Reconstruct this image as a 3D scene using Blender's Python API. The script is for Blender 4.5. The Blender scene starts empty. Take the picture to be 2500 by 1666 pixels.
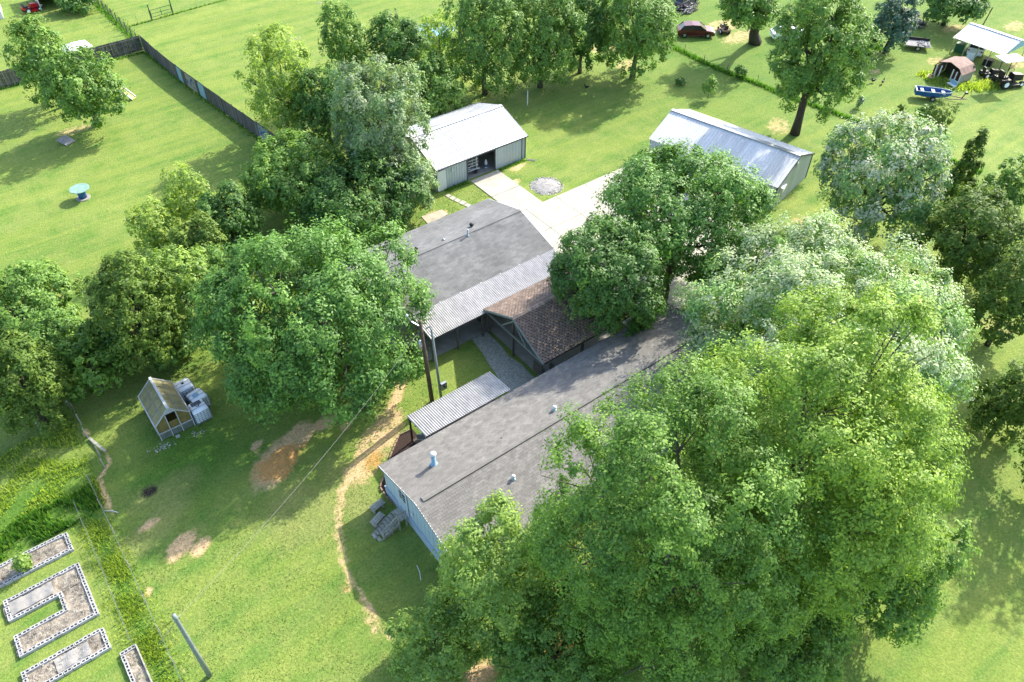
import bpy, math, random
import numpy as np
from mathutils import Vector, Matrix
random.seed(7)
R = math.radians
scene = bpy.context.scene
col = scene.collection

# ------------------------------------------------------------------ camera
CAM_H, FPX = 38.0, 1876.6
TH, RO, YA = R(43.917), R(0.468), R(37.593)
_f = np.array([0, math.cos(TH), -math.sin(TH)]); _r = np.array([1., 0, 0]); _u = np.cross(_r, _f)
_r2 = math.cos(RO)*_r+math.sin(RO)*_u; _u2 = -math.sin(RO)*_r+math.cos(RO)*_u
def _w(v):
    c, s = math.cos(YA), math.sin(YA)
    return np.array([v[0]*c+v[1]*s, -v[0]*s+v[1]*c, v[2]])
FW, RT, UP = _w(_f), _w(_r2), _w(_u2)
cam = bpy.data.cameras.new('camera'); camo = bpy.data.objects.new('camera', cam); col.objects.link(camo)
cam.sensor_width = 36; cam.lens = FPX/2500*36; cam.clip_end = 3000; cam.clip_start = 0.5
camo.matrix_world = Matrix(((RT[0], UP[0], -FW[0], 0), (RT[1], UP[1], -FW[1], 0), (RT[2], UP[2], -FW[2], CAM_H), (0, 0, 0, 1)))
scene.camera = camo
def G(x, y, z=0.0):
    "surveyed photo point -> world point on the level z"
    d = FW*FPX+RT*(x-1250)-UP*(y-833)
    return d*((CAM_H-z)/-d[2])+np.array([0, 0, CAM_H])
def D(x, y, z=0.0): return G(x*1.0625, y*1.0625, z)

# ------------------------------------------------------------------ light
SUN_AZ, SUN_EL = 10.0, 38.0
w = bpy.data.worlds.new('World'); scene.world = w; w.use_nodes = True
nt = w.node_tree; bg = nt.nodes['Background']
sky = nt.nodes.new('ShaderNodeTexSky'); sky.sky_type = 'NISHITA'; sky.sun_disc = False
sky.sun_elevation = R(SUN_EL); sky.sun_rotation = R(90-SUN_AZ); sky.dust_density = 2.0; sky.air_density = 1.0
nt.links.new(sky.outputs[0], bg.inputs[0]); bg.inputs[1].default_value = 0.15
sl = bpy.data.lights.new('sun', 'SUN'); sl.energy = 2.85; sl.angle = R(0.8); sl.color = (1, .94, .82)
so = bpy.data.objects.new('sun', sl); col.objects.link(so)
sd = Vector((math.cos(R(SUN_EL))*math.cos(R(SUN_AZ)), math.cos(R(SUN_EL))*math.sin(R(SUN_AZ)), math.sin(R(SUN_EL))))
so.rotation_euler = sd.to_track_quat('Z', 'Y').to_euler(); so.location = (40, 30, 60)
scene.view_settings.view_transform = 'Standard'; scene.view_settings.look = 'None'
scene.view_settings.gamma = 1; scene.view_settings.exposure = 1.53

# ------------------------------------------------------------------ materials
def sock(n, *names):
    for k in names:
        if k in n.inputs: return n.inputs[k]
def mat(name, c, rough=.7, metal=0., var=.25, scale=3., bump=0., bscale=None, spec=.4, tint=False, c2=None, detail=5, stretch=None, alpha=None):
    m = bpy.data.materials.new(name); m.use_nodes = True; t = m.node_tree; N = t.nodes; L = t.links
    b = N['Principled BSDF']; b.inputs['Roughness'].default_value = rough; b.inputs['Metallic'].default_value = metal
    b.inputs['Specular IOR Level'].default_value = spec
    tc = N.new('ShaderNodeTexCoord'); mp = N.new('ShaderNodeMapping'); L.new(tc.outputs['Object'], mp.inputs[0])
    if stretch: mp.inputs['Scale'].default_value = stretch
    no = N.new('ShaderNodeTexNoise'); no.inputs['Scale'].default_value = scale; no.inputs['Detail'].default_value = detail
    no.inputs['Roughness'].default_value = .65
    L.new(mp.outputs[0], no.inputs['Vector'])
    cr = N.new('ShaderNodeValToRGB'); L.new(no.outputs[0], cr.inputs[0])
    lo = tuple(max(0, k*(1-var)) for k in c); hi = tuple(min(1, k*(1+var)) for k in c) if c2 is None else c2
    cr.color_ramp.elements[0].position = .32; cr.color_ramp.elements[1].position = .68
    cr.color_ramp.elements[0].color = (*lo, 1); cr.color_ramp.elements[1].color = (*hi, 1)
    out = cr.outputs[0]
    if tint:
        a = N.new('ShaderNodeAttribute'); a.attribute_name = 'tint'
        mx = N.new('ShaderNodeMix'); mx.data_type = 'RGBA'; mx.blend_type = 'MULTIPLY'; mx.inputs[0].default_value = 1
        L.new(out, mx.inputs[6]); L.new(a.outputs['Fac'], mx.inputs[7]); out = mx.outputs[2]
    L.new(out, b.inputs['Base Color'])
    if bump:
        n2 = N.new('ShaderNodeTexNoise'); n2.inputs['Scale'].default_value = bscale or scale*6; n2.inputs['Detail'].default_value = 4
        L.new(mp.outputs[0], n2.inputs['Vector'])
        bp = N.new('ShaderNodeBump'); bp.inputs['Strength'].default_value = bump; bp.inputs['Distance'].default_value = .05
        L.new(n2.outputs[0], bp.inputs['Height']); L.new(bp.outputs[0], b.inputs['Normal'])
    return m
def leafmat(name, c, top=None, trans=.26, gloss=.4, cols=None):
    m = bpy.data.materials.new(name); m.use_nodes = True; t = m.node_tree; N = t.nodes; L = t.links
    b = N['Principled BSDF']; b.inputs['Roughness'].default_value = .55; b.inputs['Specular IOR Level'].default_value = gloss
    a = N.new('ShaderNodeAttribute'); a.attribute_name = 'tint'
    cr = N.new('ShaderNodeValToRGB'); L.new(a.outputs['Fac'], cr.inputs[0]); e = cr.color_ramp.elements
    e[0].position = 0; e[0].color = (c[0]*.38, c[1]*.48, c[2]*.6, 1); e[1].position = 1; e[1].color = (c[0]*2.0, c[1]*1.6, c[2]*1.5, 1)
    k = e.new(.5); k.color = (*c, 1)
    out = cr.outputs[0]
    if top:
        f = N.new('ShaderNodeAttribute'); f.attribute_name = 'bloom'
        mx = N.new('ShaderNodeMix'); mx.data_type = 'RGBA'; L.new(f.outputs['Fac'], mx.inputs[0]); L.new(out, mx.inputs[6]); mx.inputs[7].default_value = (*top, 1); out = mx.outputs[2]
    L.new(out, b.inputs['Base Color'])
    tr = N.new('ShaderNodeBsdfTranslucent'); g = N.new('ShaderNodeMix'); g.data_type = 'RGBA'; g.blend_type = 'MULTIPLY'; g.inputs[0].default_value = 1
    L.new(out, g.inputs[6]); g.inputs[7].default_value = (1.35, 1.4, .6, 1); g.clamp_result = True
    L.new(g.outputs[2], tr.inputs[0])
    ms = N.new('ShaderNodeMixShader'); ms.inputs[0].default_value = trans
    L.new(b.outputs[0], ms.inputs[1]); L.new(tr.outputs[0], ms.inputs[2]); L.new(ms.outputs[0], N['Material Output'].inputs[0])
    return m
M = dict(
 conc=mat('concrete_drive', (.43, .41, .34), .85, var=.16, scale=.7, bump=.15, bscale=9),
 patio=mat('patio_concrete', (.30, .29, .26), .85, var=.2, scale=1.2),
 block=mat('concrete_block', (.42, .42, .42), .9, var=.14, scale=4, bump=.3, tint=True),
 soil=mat('bed_soil', (.20, .165, .125), .95, var=.5, scale=3.5, bump=.9, bscale=9, c2=(.44, .38, .30)),
 metal_w=mat('white_metal_roof', (.66, .66, .66), .5, metal=.08, var=.08, scale=.7, stretch=(1, 1, 1), tint=True),
 metal_c=mat('galvalume_roof', (.68, .68, .68), .6, metal=.0, var=.09, scale=.6, tint=True),
 wall_g=mat('grey_metal_siding', (.48, .52, .57), .5, metal=.15, var=.07, scale=1, tint=True),
 wall_d=mat('dark_trim', (.08, .09, .10), .6, var=.1),
 corr=mat('corrugated_roof', (.43, .42, .42), .5, metal=.2, var=.22, scale=1.4, tint=True),
 siding=mat('pale_blue_siding', (.42, .52, .58), .6, var=.06, scale=1.5),
 siding2=mat('skirting', (.36, .46, .53), .6, var=.08, scale=2),
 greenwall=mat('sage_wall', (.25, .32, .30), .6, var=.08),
 white=mat('white_paint', (.72, .73, .73), .55, var=.05),
 tank=mat('tank_plastic', (.84, .89, .92), .4, var=.06),
 shing=mat('grey_shingle', (.205, .196, .182), .95, var=.18, scale=2.2, tint=True, bump=.4, bscale=60),
 shing2=mat('dark_grey_shingle', (.18, .182, .18), .95, var=.22, scale=.55, tint=True, bump=.4, bscale=50),
 shingb=mat('brown_shingle', (.24, .18, .145), .95, var=.3, scale=1.6, tint=True, bump=.5, bscale=50),
 deck=mat('roof_underlay', (.07, .07, .07), .95),
 deckb=mat('roof_underlay_brown', (.035, .028, .024), .95),
 glassd=mat('dark_glass', (.02, .025, .03), .1, var=.1, spec=.8),
 blackm=mat('black_metal', (.015, .015, .017), .5, var=.1),
 rubber=mat('rubber', (.02, .02, .02), .85, var=.2),
 steel=mat('galvanised_steel', (.45, .47, .48), .35, metal=.7, var=.12),
 poly=mat('amber_panel', (.25, .23, .12), .4, var=.22, scale=2.4, c2=(.33, .31, .16)),
 polyin=mat('amber_glazing', (.22, .17, .06), .4, var=.3, scale=2),
 wood=mat('weathered_wood', (.34, .33, .28), .85, var=.3, scale=4, tint=True),
 woodd=mat('dark_weathered_wood', (.12, .10, .085), .9, var=.3, scale=5, tint=True, stretch=(3, 3, 1)),
 woodg=mat('grey_fence_boards', (.105, .10, .098), .9, var=.35, scale=2, tint=True, stretch=(3, 3, .6)),
 pole=mat('creosote_pole', (.10, .07, .05), .9, var=.3, scale=6),
 poleg=mat('grey_green_pole', (.22, .26, .25), .85, var=.2, scale=4),
 bark=mat('bark', (.13, .11, .085), .95, var=.4, scale=6, bump=.6),
 barkd=mat('dark_bark', (.06, .05, .04), .95, var=.4, scale=6, bump=.6),
 blue=mat('blue_paint', (.02, .10, .30), .4, var=.12),
 bluel=mat('pale_blue_paint', (.25, .42, .55), .5, var=.1),
 red=mat('red_paint', (.45, .015, .02), .35, var=.15),
 maroon=mat('maroon_paint', (.10, .008, .02), .25, var=.1, spec=.7),
 green=mat('green_paint', (.02, .10, .05), .5),
 yellow=mat('yellow_plastic', (.55, .50, .12), .5),
 rust=mat('rusted_roof', (.27, .18, .15), .85, var=.3, scale=2),
 stone=mat('grey_rock', (.30, .29, .28), .95, var=.3, scale=4, tint=True),
 gravel=mat('gravel_path', (.36, .36, .31), .95, var=.4, scale=7, bump=1, bscale=20),
 mulch=mat('mulch', (.045, .028, .022), .95, var=.5, scale=14, bump=1, bscale=25),
 brick=mat('terracotta_edging', (.30, .20, .15), .9, var=.2, tint=True),
 tarp=mat('pale_tarp', (.30, .285, .26), .6, var=.15, scale=2, bump=.4, bscale=4),
 junk=mat('scrap', (.10, .10, .11), .7, var=.6, scale=3, tint=True),
 frame=mat('aluminium_frame', (.50, .52, .53), .5, var=.08),
 cage=mat('cage_steel', (.20, .26, .31), .5, metal=.3),
 water=mat('pool_water', (.20, .38, .48), .15, var=.1),
)
K = dict(
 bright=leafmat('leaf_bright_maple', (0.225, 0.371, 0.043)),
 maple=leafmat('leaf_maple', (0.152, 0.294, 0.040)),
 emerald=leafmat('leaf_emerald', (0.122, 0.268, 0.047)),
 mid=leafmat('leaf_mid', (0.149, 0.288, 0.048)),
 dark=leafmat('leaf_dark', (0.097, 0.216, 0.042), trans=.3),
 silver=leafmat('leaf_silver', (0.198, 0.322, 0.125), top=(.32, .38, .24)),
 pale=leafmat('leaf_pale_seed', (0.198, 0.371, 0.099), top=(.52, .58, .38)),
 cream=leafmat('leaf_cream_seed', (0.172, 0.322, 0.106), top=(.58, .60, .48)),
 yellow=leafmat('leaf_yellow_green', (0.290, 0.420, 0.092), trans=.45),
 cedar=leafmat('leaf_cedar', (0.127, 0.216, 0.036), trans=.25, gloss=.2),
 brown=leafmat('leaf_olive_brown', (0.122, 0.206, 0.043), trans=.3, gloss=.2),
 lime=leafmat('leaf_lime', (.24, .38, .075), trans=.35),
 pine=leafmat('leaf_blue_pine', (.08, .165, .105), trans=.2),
)

M['lawnb'] = mat('lawn_blades', (.19, .28, .055), .8, var=.25, scale=2)
M['grassb'] = leafmat('long_grass', (.30, .42, .08), trans=.5); M['grassd'] = leafmat('deep_green_grass', (.10, .24, .04), trans=.5)

# ------------------------------------------------------------------ object helpers
def tag(o, label=None, cat=None, group=None, kind=None):
    if label: o['label'] = label
    if cat: o['category'] = cat
    if group: o['group'] = group
    if kind: o['kind'] = kind
    return o
def empty(name, loc, rz=0, label=None, cat=None, group=None):
    o = bpy.data.objects.new(name, None); o.empty_display_size = .3; col.objects.link(o)
    o.location = tuple(float(k) for k in loc); o.rotation_euler = (0, 0, rz); return tag(o, label, cat, group)
def link(name, me, parent=None, loc=None, rot=None, kind=None):
    o = bpy.data.objects.new(name, me); col.objects.link(o)
    if parent is not None: o.parent = parent
    if loc is not None: o.location = tuple(float(k) for k in loc)
    if rot is not None: o.rotation_euler = rot
    if kind: o['kind'] = kind
    return o
class MB:
    def __init__(s): s.v = []; s.f = []; s.t = []
    def add(s, vs, fs, tint=1.):
        n = len(s.v); s.v += [tuple(map(float, q)) for q in vs]; s.f += [tuple(n+i for i in f) for f in fs]; s.t += [tint]*len(fs); return s
    def box(s, a, b, tint=1., rz=0, c=None):
        x0, y0, z0 = a; x1, y1, z1 = b
        vs = [(x, y, z) for z in (z0, z1) for x, y in ((x0, y0), (x1, y0), (x1, y1), (x0, y1))]
        if rz:
            cx, cy = c or ((x0+x1)/2, (y0+y1)/2); cs, sn = math.cos(rz), math.sin(rz)
            vs = [(cx+(x-cx)*cs-(y-cy)*sn, cy+(x-cx)*sn+(y-cy)*cs, z) for x, y, z in vs]
        return s.add(vs, [(3, 2, 1, 0), (4, 5, 6, 7), (0, 1, 5, 4), (1, 2, 6, 5), (2, 3, 7, 6), (3, 0, 4, 7)], tint)
    def tube(s, pts, rad, n=6, cap=True, tint=1.):
        P = [Vector(p) for p in pts]; rs = rad if isinstance(rad, (list, tuple)) else [rad]*len(P)
        base = len(s.v); ref = Vector((0, 0, 1))
        for i, p in enumerate(P):
            d = (P[min(i+1, len(P)-1)]-P[max(i-1, 0)]).normalized()
            a = d.cross(ref if abs(d.z) < .95 else Vector((1, 0, 0))).normalized(); b = d.cross(a)
            for k in range(n):
                an = 2*math.pi*k/n; q = p+(a*math.cos(an)+b*math.sin(an))*rs[i]; s.v.append(tuple(q))
        for i in range(len(P)-1):
            for k in range(n):
                k2 = (k+1) % n; s.f.append((base+i*n+k, base+i*n+k2, base+(i+1)*n+k2, base+(i+1)*n+k)); s.t.append(tint)
        if cap:
            s.f.append(tuple(base+k for k in range(n))[::-1]); s.f.append(tuple(base+(len(P)-1)*n+k for k in range(n))); s.t += [tint, tint]
        return s
    def beam(s, a, b, wd, h, tint=1.):
        a, b = Vector(a), Vector(b); d = (b-a).normalized()
        sx = d.cross(Vector((0, 0, 1)) if abs(d.z) < .95 else Vector((1, 0, 0))).normalized()*wd/2; u = sx.cross(d).normalized()*h/2
        vs = [p+q for p in (a, b) for q in (-sx-u, sx-u, sx+u, -sx+u)]
        return s.add(vs, [(0, 1, 2, 3), (7, 6, 5, 4), (0, 4, 5, 1), (1, 5, 6, 2), (2, 6, 7, 3), (3, 7, 4, 0)], tint)
    def lathe(s, prof, n=16, c=(0, 0), tint=1.):
        base = len(s.v)
        for r_, z in prof:
            for k in range(n): s.v.append((c[0]+r_*math.cos(2*math.pi*k/n), c[1]+r_*math.sin(2*math.pi*k/n), z))
        for i in range(len(prof)-1):
            for k in range(n):
                k2 = (k+1) % n; s.f.append((base+i*n+k, base+i*n+k2, base+(i+1)*n+k2, base+(i+1)*n+k)); s.t.append(tint)
        s.f.append(tuple(base+k for k in range(n))[::-1]); s.f.append(tuple(base+(len(prof)-1)*n+k for k in range(n))); s.t += [tint, tint]
        return s
    def prism(s, poly, z0, z1, tint=1.):
        n = len(poly); vs = [(x, y, z0) for x, y in poly]+[(x, y, z1) for x, y in poly]
        return s.add(vs, [tuple(range(n))[::-1], tuple(range(n, 2*n))]+[(i, (i+1) % n, n+(i+1) % n, n+i) for i in range(n)], tint)
    def mesh(s, name, m, smooth=False):
        me = bpy.data.meshes.new(name); me.from_pydata(s.v, [], s.f); me.materials.append(m)
        a = me.attributes.new('tint', 'FLOAT', 'FACE'); a.data.foreach_set('value', s.t)
        if smooth: me.polygons.foreach_set('use_smooth', [True]*len(me.polygons))
        me.update(); return me
    def build(s, name, m, parent=None, smooth=False, loc=None, rot=None, kind=None):
        return link(name, s.mesh(name, m, smooth), parent, loc, rot, kind)
def ico(mb, c, r, sq=1., jit=.15, tint=1., rng=random):
    t = (1+5**.5)/2; vs = [(-1, t, 0), (1, t, 0), (-1, -t, 0), (1, -t, 0), (0, -1, t), (0, 1, t), (0, -1, -t), (0, 1, -t), (t, 0, -1), (t, 0, 1), (-t, 0, -1), (-t, 0, 1)]
    fs = [(0, 11, 5), (0, 5, 1), (0, 1, 7), (0, 7, 10), (0, 10, 11), (1, 5, 9), (5, 11, 4), (11, 10, 2), (10, 7, 6), (7, 1, 8), (3, 9, 4), (3, 4, 2), (3, 2, 6), (3, 6, 8), (3, 8, 9), (4, 9, 5), (2, 4, 11), (6, 2, 10), (8, 6, 7), (9, 8, 1)]
    out = []
    for v in vs:
        q = Vector(v).normalized()*r*(1+rng.uniform(-jit, jit)); out.append((c[0]+q.x, c[1]+q.y, c[2]+q.z*sq))
    mb.add(out, fs, tint)
def sstep(x, a, b):
    t = np.clip((x-a)/(b-a), 0, 1); return t*t*(3-2*t)

# ------------------------------------------------------------------ ground
def ground():
    xs = np.concatenate([[-900, -500, -250, -120, -60, -35], np.arange(-22, 112, .5), [120, 140, 180, 250, 400, 700, 1000]])
    ys = np.concatenate([[-700, -400, -200, -90, -40, -15, -2], np.arange(6, 62, .45), np.arange(62, 128, .8), [135, 150, 180, 240, 380, 650, 1000]])
    X, Y = np.meshgrid(xs, ys, indexing='xy'); nx, ny = len(xs), len(ys)
    def el(pts_):   # (x,y,rx,ry,rot)
        o = np.zeros_like(X)
        for cx, cy, rx, ry, ro in pts_:
            c, s = math.cos(R(ro)), math.sin(R(ro)); a = (X-cx)*c+(Y-cy)*s; b = -(X-cx)*s+(Y-cy)*c
            o = np.maximum(o, np.clip(1.5-np.sqrt((a/rx)**2+(b/ry)**2), 0, 1))
        return o
    def line(P, wd):
        o = np.zeros_like(X)
        for (x0, y0), (x1, y1) in zip(P[:-1], P[1:]):
            dx, dy = x1-x0, y1-y0; t = np.clip(((X-x0)*dx+(Y-y0)*dy)/(dx*dx+dy*dy+1e-9), 0, 1)
            d = np.hypot(X-x0-t*dx, Y-y0-t*dy); o = np.maximum(o, np.clip(1.5-d/wd, 0, 1))
        return o
    gm = lambda x, y: tuple(G(300+x/2.941, 1200+y/2.941)[:2])
    z6 = lambda x, y: tuple(G(300+x/3.563, 860+y/3.563)[:2])
    d2 = lambda x, y: tuple(D(x, y)[:2])
    bare = np.zeros_like(X)
    bare = np.maximum(bare, line([gm(*p) for p in ((1570, -60), (1560, 60), (1545, 200), (1560, 330), (1575, 480), (1640, 640), (1610, 720))], .42)*.67)
    bare = np.maximum(bare, line([gm(*p) for p in ((1700, 740), (1770, 860), (1805, 970), (1900, 1030))], .42)*.67)
    bare = np.maximum(bare, line([d2(*p) for p in ((845, 1040), (900, 960), (890, 1000), (820, 1090))], 1.15)*.72)
    bare = np.maximum(bare, line([d2(*p) for p in ((930, 860), (905, 930))], .5)*.8)
    bare = np.maximum(bare, el([(*z6(1330, 970), 2.2, 1.3, 35), (*z6(1520, 740), 1.5, .9, 30), (*z6(1950, 620), .7, .4, 20), (*z6(1160, 810), .6, .35, 30), (*z6(1850, 550), .7, .35, 30), (*z6(1750, 620), .8, .6, 0)]))
    bare = np.maximum(bare, el([(*gm(420, 390), 1.2, .7, 30), (*gm(560, 400), .8, .5, 30), (*gm(190, 240), .8, .4, 20), (*gm(200, 715), .3, .2, 0)])*.95)
    bare = np.maximum(bare, el([(*d2(1870, 520), 1.7, 2.6, 20), (*d2(1000, 495), 1.7, .9, -8)])*.64)
    bare = np.maximum(bare, el([(*d2(1790, 290), 2.6, 1.6, 30), (*d2(2080, 70), 2.5, 1.5, 0), (*d2(2150, 140), 2, 1.3, 0), (*d2(2270, 190), 3, 1.2, 10), (*d2(2330, 60), 3, 1.5, 10), (*d2(2340, 145), 3, 1.5, 0), (*d2(2190, 65), 3, 1.3, 0), (*d2(2010, 165), 1.6, .8, 0), (*d2(1960, 155), .8, .5, 0)])*.6)
    bare = np.maximum(bare, el([(*d2(170, 300), 2.6, 1.2, 5), (*d2(1390, 110), 3, 2, 0), (*d2(1440, 150), 2.5, 1.4, 20), (*d2(1660, 60), 4, 2.4, 0), (*d2(1700, 85), 4, 2, 0)])*.62)
    bare = np.maximum(bare, el([(*d2(2290, 750), 2, 2, 0), (*d2(2330, 660), 2, 1.5, 0)])*.5)
    bare = np.maximum(bare, line([(-3.2, 20), (-3.2, 28), (-3.25, 33), (-2.9, 36.5), (-2.1, 37.4), (-2.4, 41)], .2)*.9)
    bare = np.maximum(bare, el([(*d2(1180, 420), 1., .5, 0), (*d2(1190, 385), 1.2, .4, 0), (*d2(1090, 1560), 1.5, .9, 0), (*d2(1270, 1270), 1.6, .9, 0), (*d2(1300, 1500), 2, 1, 0), (*d2(1020, 1555), 1., .6, 0)])*.9)
    orange = el([(*z6(1440, 960), 2.4, 1.3, -10), (*gm(1610, 680), .3, .3, 0), (*gm(1690, 800), .25, .3, 0), (*d2(860, 1060), .9, .6, 40), (*z6(1400, 850), .7, .4, 0), (*d2(1280, 1260), 2, 1, 0), (*d2(1300, 1500), 3, 2, 0)])
    tanlit = el([(*z6(200, 1270), 1.4, .8, 20), (*z6(450, 1180), 2.3, 1.2, 20), (*z6(350, 1450), 2.5, 1., 20), (*gm(200, 300), 2.6, 1.2, 20), (*gm(1300, 150), 3., 3., 0), (*d2(800, 1130), 1.5, 4, 0)])
    ash = el([(*z6(225, 1215), .55, .5, 0)])
    lush = np.maximum(np.clip(1.2-np.abs(X+3.95)/.5, 0, 1)*(Y < 36), el([(-9, 37, 6, 1.6, 10), (-6, 36, 3.5, 1.2, 20), (*z6(600, 900), 3, 3, 0)])*.9)
    lush = np.maximum(lush, np.clip((X-48)/25, 0, 1)*np.clip((Y-34)/10, 0, 1)*.5)
    Z = .05*np.sin(X*.31)*np.cos(Y*.27)*0
    me = bpy.data.meshes.new('ground')
    V = np.stack([X, Y, Z], -1).reshape(-1, 3); idx = np.arange(nx*ny).reshape(ny, nx)
    F = np.stack([idx[:-1, :-1], idx[:-1, 1:], idx[1:, 1:], idx[1:, :-1]], -1).reshape(-1, 4)
    me.vertices.add(len(V)); me.vertices.foreach_set('co', V.ravel()); me.loops.add(F.size); me.loops.foreach_set('vertex_index', F.ravel())
    me.polygons.add(len(F)); me.polygons.foreach_set('loop_start', np.arange(0, F.size, 4)); me.update(calc_edges=True)
    a = me.attributes.new('soil', 'FLOAT_COLOR', 'POINT'); a.data.foreach_set('color', np.stack([bare, orange, lush, ash], -1).ravel())
    a = me.attributes.new('dry', 'FLOAT', 'POINT'); a.data.foreach_set('value', tanlit.ravel())
    m = bpy.data.materials.new('lawn'); m.use_nodes = True; t = m.node_tree; N = t.nodes; L = t.links; b = N['Principled BSDF']
    b.inputs['Roughness'].default_value = .85; b.inputs['Specular IOR Level'].default_value = .15
    tc = N.new('ShaderNodeTexCoord')
    def noise(sc, det=4, ro=.6, stretch=None, rz=0):
        n = N.new('ShaderNodeTexNoise'); n.inputs['Scale'].default_value = sc; n.inputs['Detail'].default_value = det; n.inputs['Roughness'].default_value = ro
        mp = N.new('ShaderNodeMapping'); L.new(tc.outputs['Object'], mp.inputs[0]); L.new(mp.outputs[0], n.inputs['Vector'])
        if stretch: mp.inputs['Scale'].default_value = stretch
        mp.inputs['Rotation'].default_value = (0, 0, rz); return n.outputs[0]
    def ramp(x, a, b, ca=(0, 0, 0, 1), cb=(1, 1, 1, 1)):
        r = N.new('ShaderNodeValToRGB'); r.color_ramp.elements[0].position = a; r.color_ramp.elements[1].position = b
        r.color_ramp.elements[0].color = ca; r.color_ramp.elements[1].color = cb; L.new(x, r.inputs[0]); return r.outputs[0]
    def mix(f, x, y, mode='MIX'):
        n = N.new('ShaderNodeMix'); n.data_type = 'RGBA'; n.blend_type = mode
        for i, q in ((0, f), (6, x), (7, y)):
            if isinstance(q, (int, float)): n.inputs[i].default_value = q
            elif isinstance(q, tuple): n.inputs[i].default_value = (*q, 1)
            else: L.new(q, n.inputs[i])
        return n.outputs[2]
    def math_(op, x, y):
        n = N.new('ShaderNodeMath'); n.operation = op; n.use_clamp = False
        for i, q in ((0, x), (1, y)):
            if isinstance(q, (int, float)): n.inputs[i].default_value = q
            else: L.new(q, n.inputs[i])
        return n.outputs[0]
    c = mix(ramp(noise(.09, 3), .35, .65), (.18, .265, .055), (.25, .325, .078))
    c = mix(ramp(noise(.45, 4), .42, .72), c, (.105, .23, .035))
    c = mix(math_('MULTIPLY', ramp(noise(1.1, 6, .7), .5, .75), .5), c, (.32, .32, .10))
    st = noise(1., 2, .5, (.05, .9, 1), R(-12)); c = mix(math_('MULTIPLY', ramp(st, .4, .6), .4), c, (.31, .37, .07))
    at = N.new('ShaderNodeAttribute'); at.attribute_name = 'soil'; sp = N.new('ShaderNodeSeparateColor'); L.new(at.outputs['Color'], sp.inputs[0])
    dr = N.new('ShaderNodeAttribute'); dr.attribute_name = 'dry'
    c = mix(sp.outputs[2], c, mix(noise(1.5, 4), (.06, .16, .02), (.12, .24, .03)))
    nb = noise(1.9, 8, .72)
    def mask(v, lo=.46, hi=.78, k=1.15): return ramp(math_('ADD', v, math_('MULTIPLY', math_('SUBTRACT', nb, .5), k)), lo, hi)
    c = mix(math_('MULTIPLY', mask(dr.outputs['Fac'], .45, 1.0, 1.1), .45), c, (.33, .32, .12))
    dirt = mix(noise(3.5, 6, .7), (.62, .40, .20), (.84, .60, .34))
    orc = mix(noise(4, 6, .7), (.60, .27, .07), (.74, .44, .18))
    dirt = mix(mask(sp.outputs[1], .4, .8), dirt, orc)
    c = mix(mask(sp.outputs[0]), c, dirt)
    c = mix(mask(at.outputs['Alpha'], .4, .75, .6), c, (.045, .035, .03))
    fine = noise(7.5, 5, .75); c = mix(1.0, c, ramp(fine, .28, .66, (.5, .56, .5, 1), (1.16, 1.12, 1.16, 1)), 'MULTIPLY')
    f3 = noise(2.2, 5, .7, (1, 1.6, 1)); c = mix(1.0, c, ramp(f3, .3, .62, (.78, .82, .8, 1), (1.03, 1.02, 1.03, 1)), 'MULTIPLY')
    L.new(c, b.inputs['Base Color'])
    bp = N.new('ShaderNodeBump'); bp.inputs['Strength'].default_value = .8; bp.inputs['Distance'].default_value = .09; L.new(noise(6, 5, .7), bp.inputs['Height']); L.new(bp.outputs[0], b.inputs['Normal'])
    me.materials.append(m)
    o = link('ground', me); o['kind'] = 'structure'
ground()
def sheet(name, poly, z, m, thick=.05, parent=None, kind='structure'):
    o = MB().prism(poly, z-thick, z).build(name, m, parent)
    if parent is None: o['kind'] = kind
    return o
def slabs(x0, x1, y0, y1, sx, sy, z, root, m, name='slab', seed=1):
    rg = random.Random(seed); nx = max(1, round((x1-x0)/sx)); ny = max(1, round((y1-y0)/sy))
    for i in range(nx):
        for j in range(ny):
            a = x0+(x1-x0)*i/nx; b = x0+(x1-x0)*(i+1)/nx; c = y0+(y1-y0)*j/ny; d = y0+(y1-y0)*(j+1)/ny
            MB().box((a+.02, c+.02, -.05), (b-.02, d-.02, z+rg.uniform(-.004, .004))).build(name, m, root)
drv = empty('driveway', (36, 40, 0)); drv['kind'] = 'structure'; drv.location = (0, 0, 0)
slabs(33.7, 36.85, 43.6, 50.2, 3.2, 3.3, .06, drv, M['conc'])
slabs(31.6, 48.4, 26.5, 43.6, 3.4, 3.4, .06, drv, M['conc'], seed=4)
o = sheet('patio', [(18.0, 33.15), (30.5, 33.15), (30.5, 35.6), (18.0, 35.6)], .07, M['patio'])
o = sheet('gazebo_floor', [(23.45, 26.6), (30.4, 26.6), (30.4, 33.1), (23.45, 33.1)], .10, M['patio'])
o = sheet('gravel_path', [(21.9, 33.1), (21.7, 31.6), (21.4, 30.4), (21.2, 29.2), (20.9, 27.9), (20.6, 25.4), (23.2, 25.4), (23.1, 27.8), (23.2, 29.0), (22.95, 30.2), (23.15, 31.3), (23.2, 33.1)], .03, M['gravel'])
p1 = [tuple(G(900+x/4.356, 220+y/4.356)[:2]) for x, y in ((560, 1350), (780, 1275), (845, 1325), (640, 1440))]
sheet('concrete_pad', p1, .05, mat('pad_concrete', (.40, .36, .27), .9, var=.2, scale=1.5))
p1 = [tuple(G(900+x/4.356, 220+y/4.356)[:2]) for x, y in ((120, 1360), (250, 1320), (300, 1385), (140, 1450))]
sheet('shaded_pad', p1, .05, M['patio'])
_a = G(900+848/4.356, 220+1128/4.356); _b = G(900+1035/4.356, 220+1222/4.356); STEP = math.atan2(_b[1]-_a[1], _b[0]-_a[0])
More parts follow.
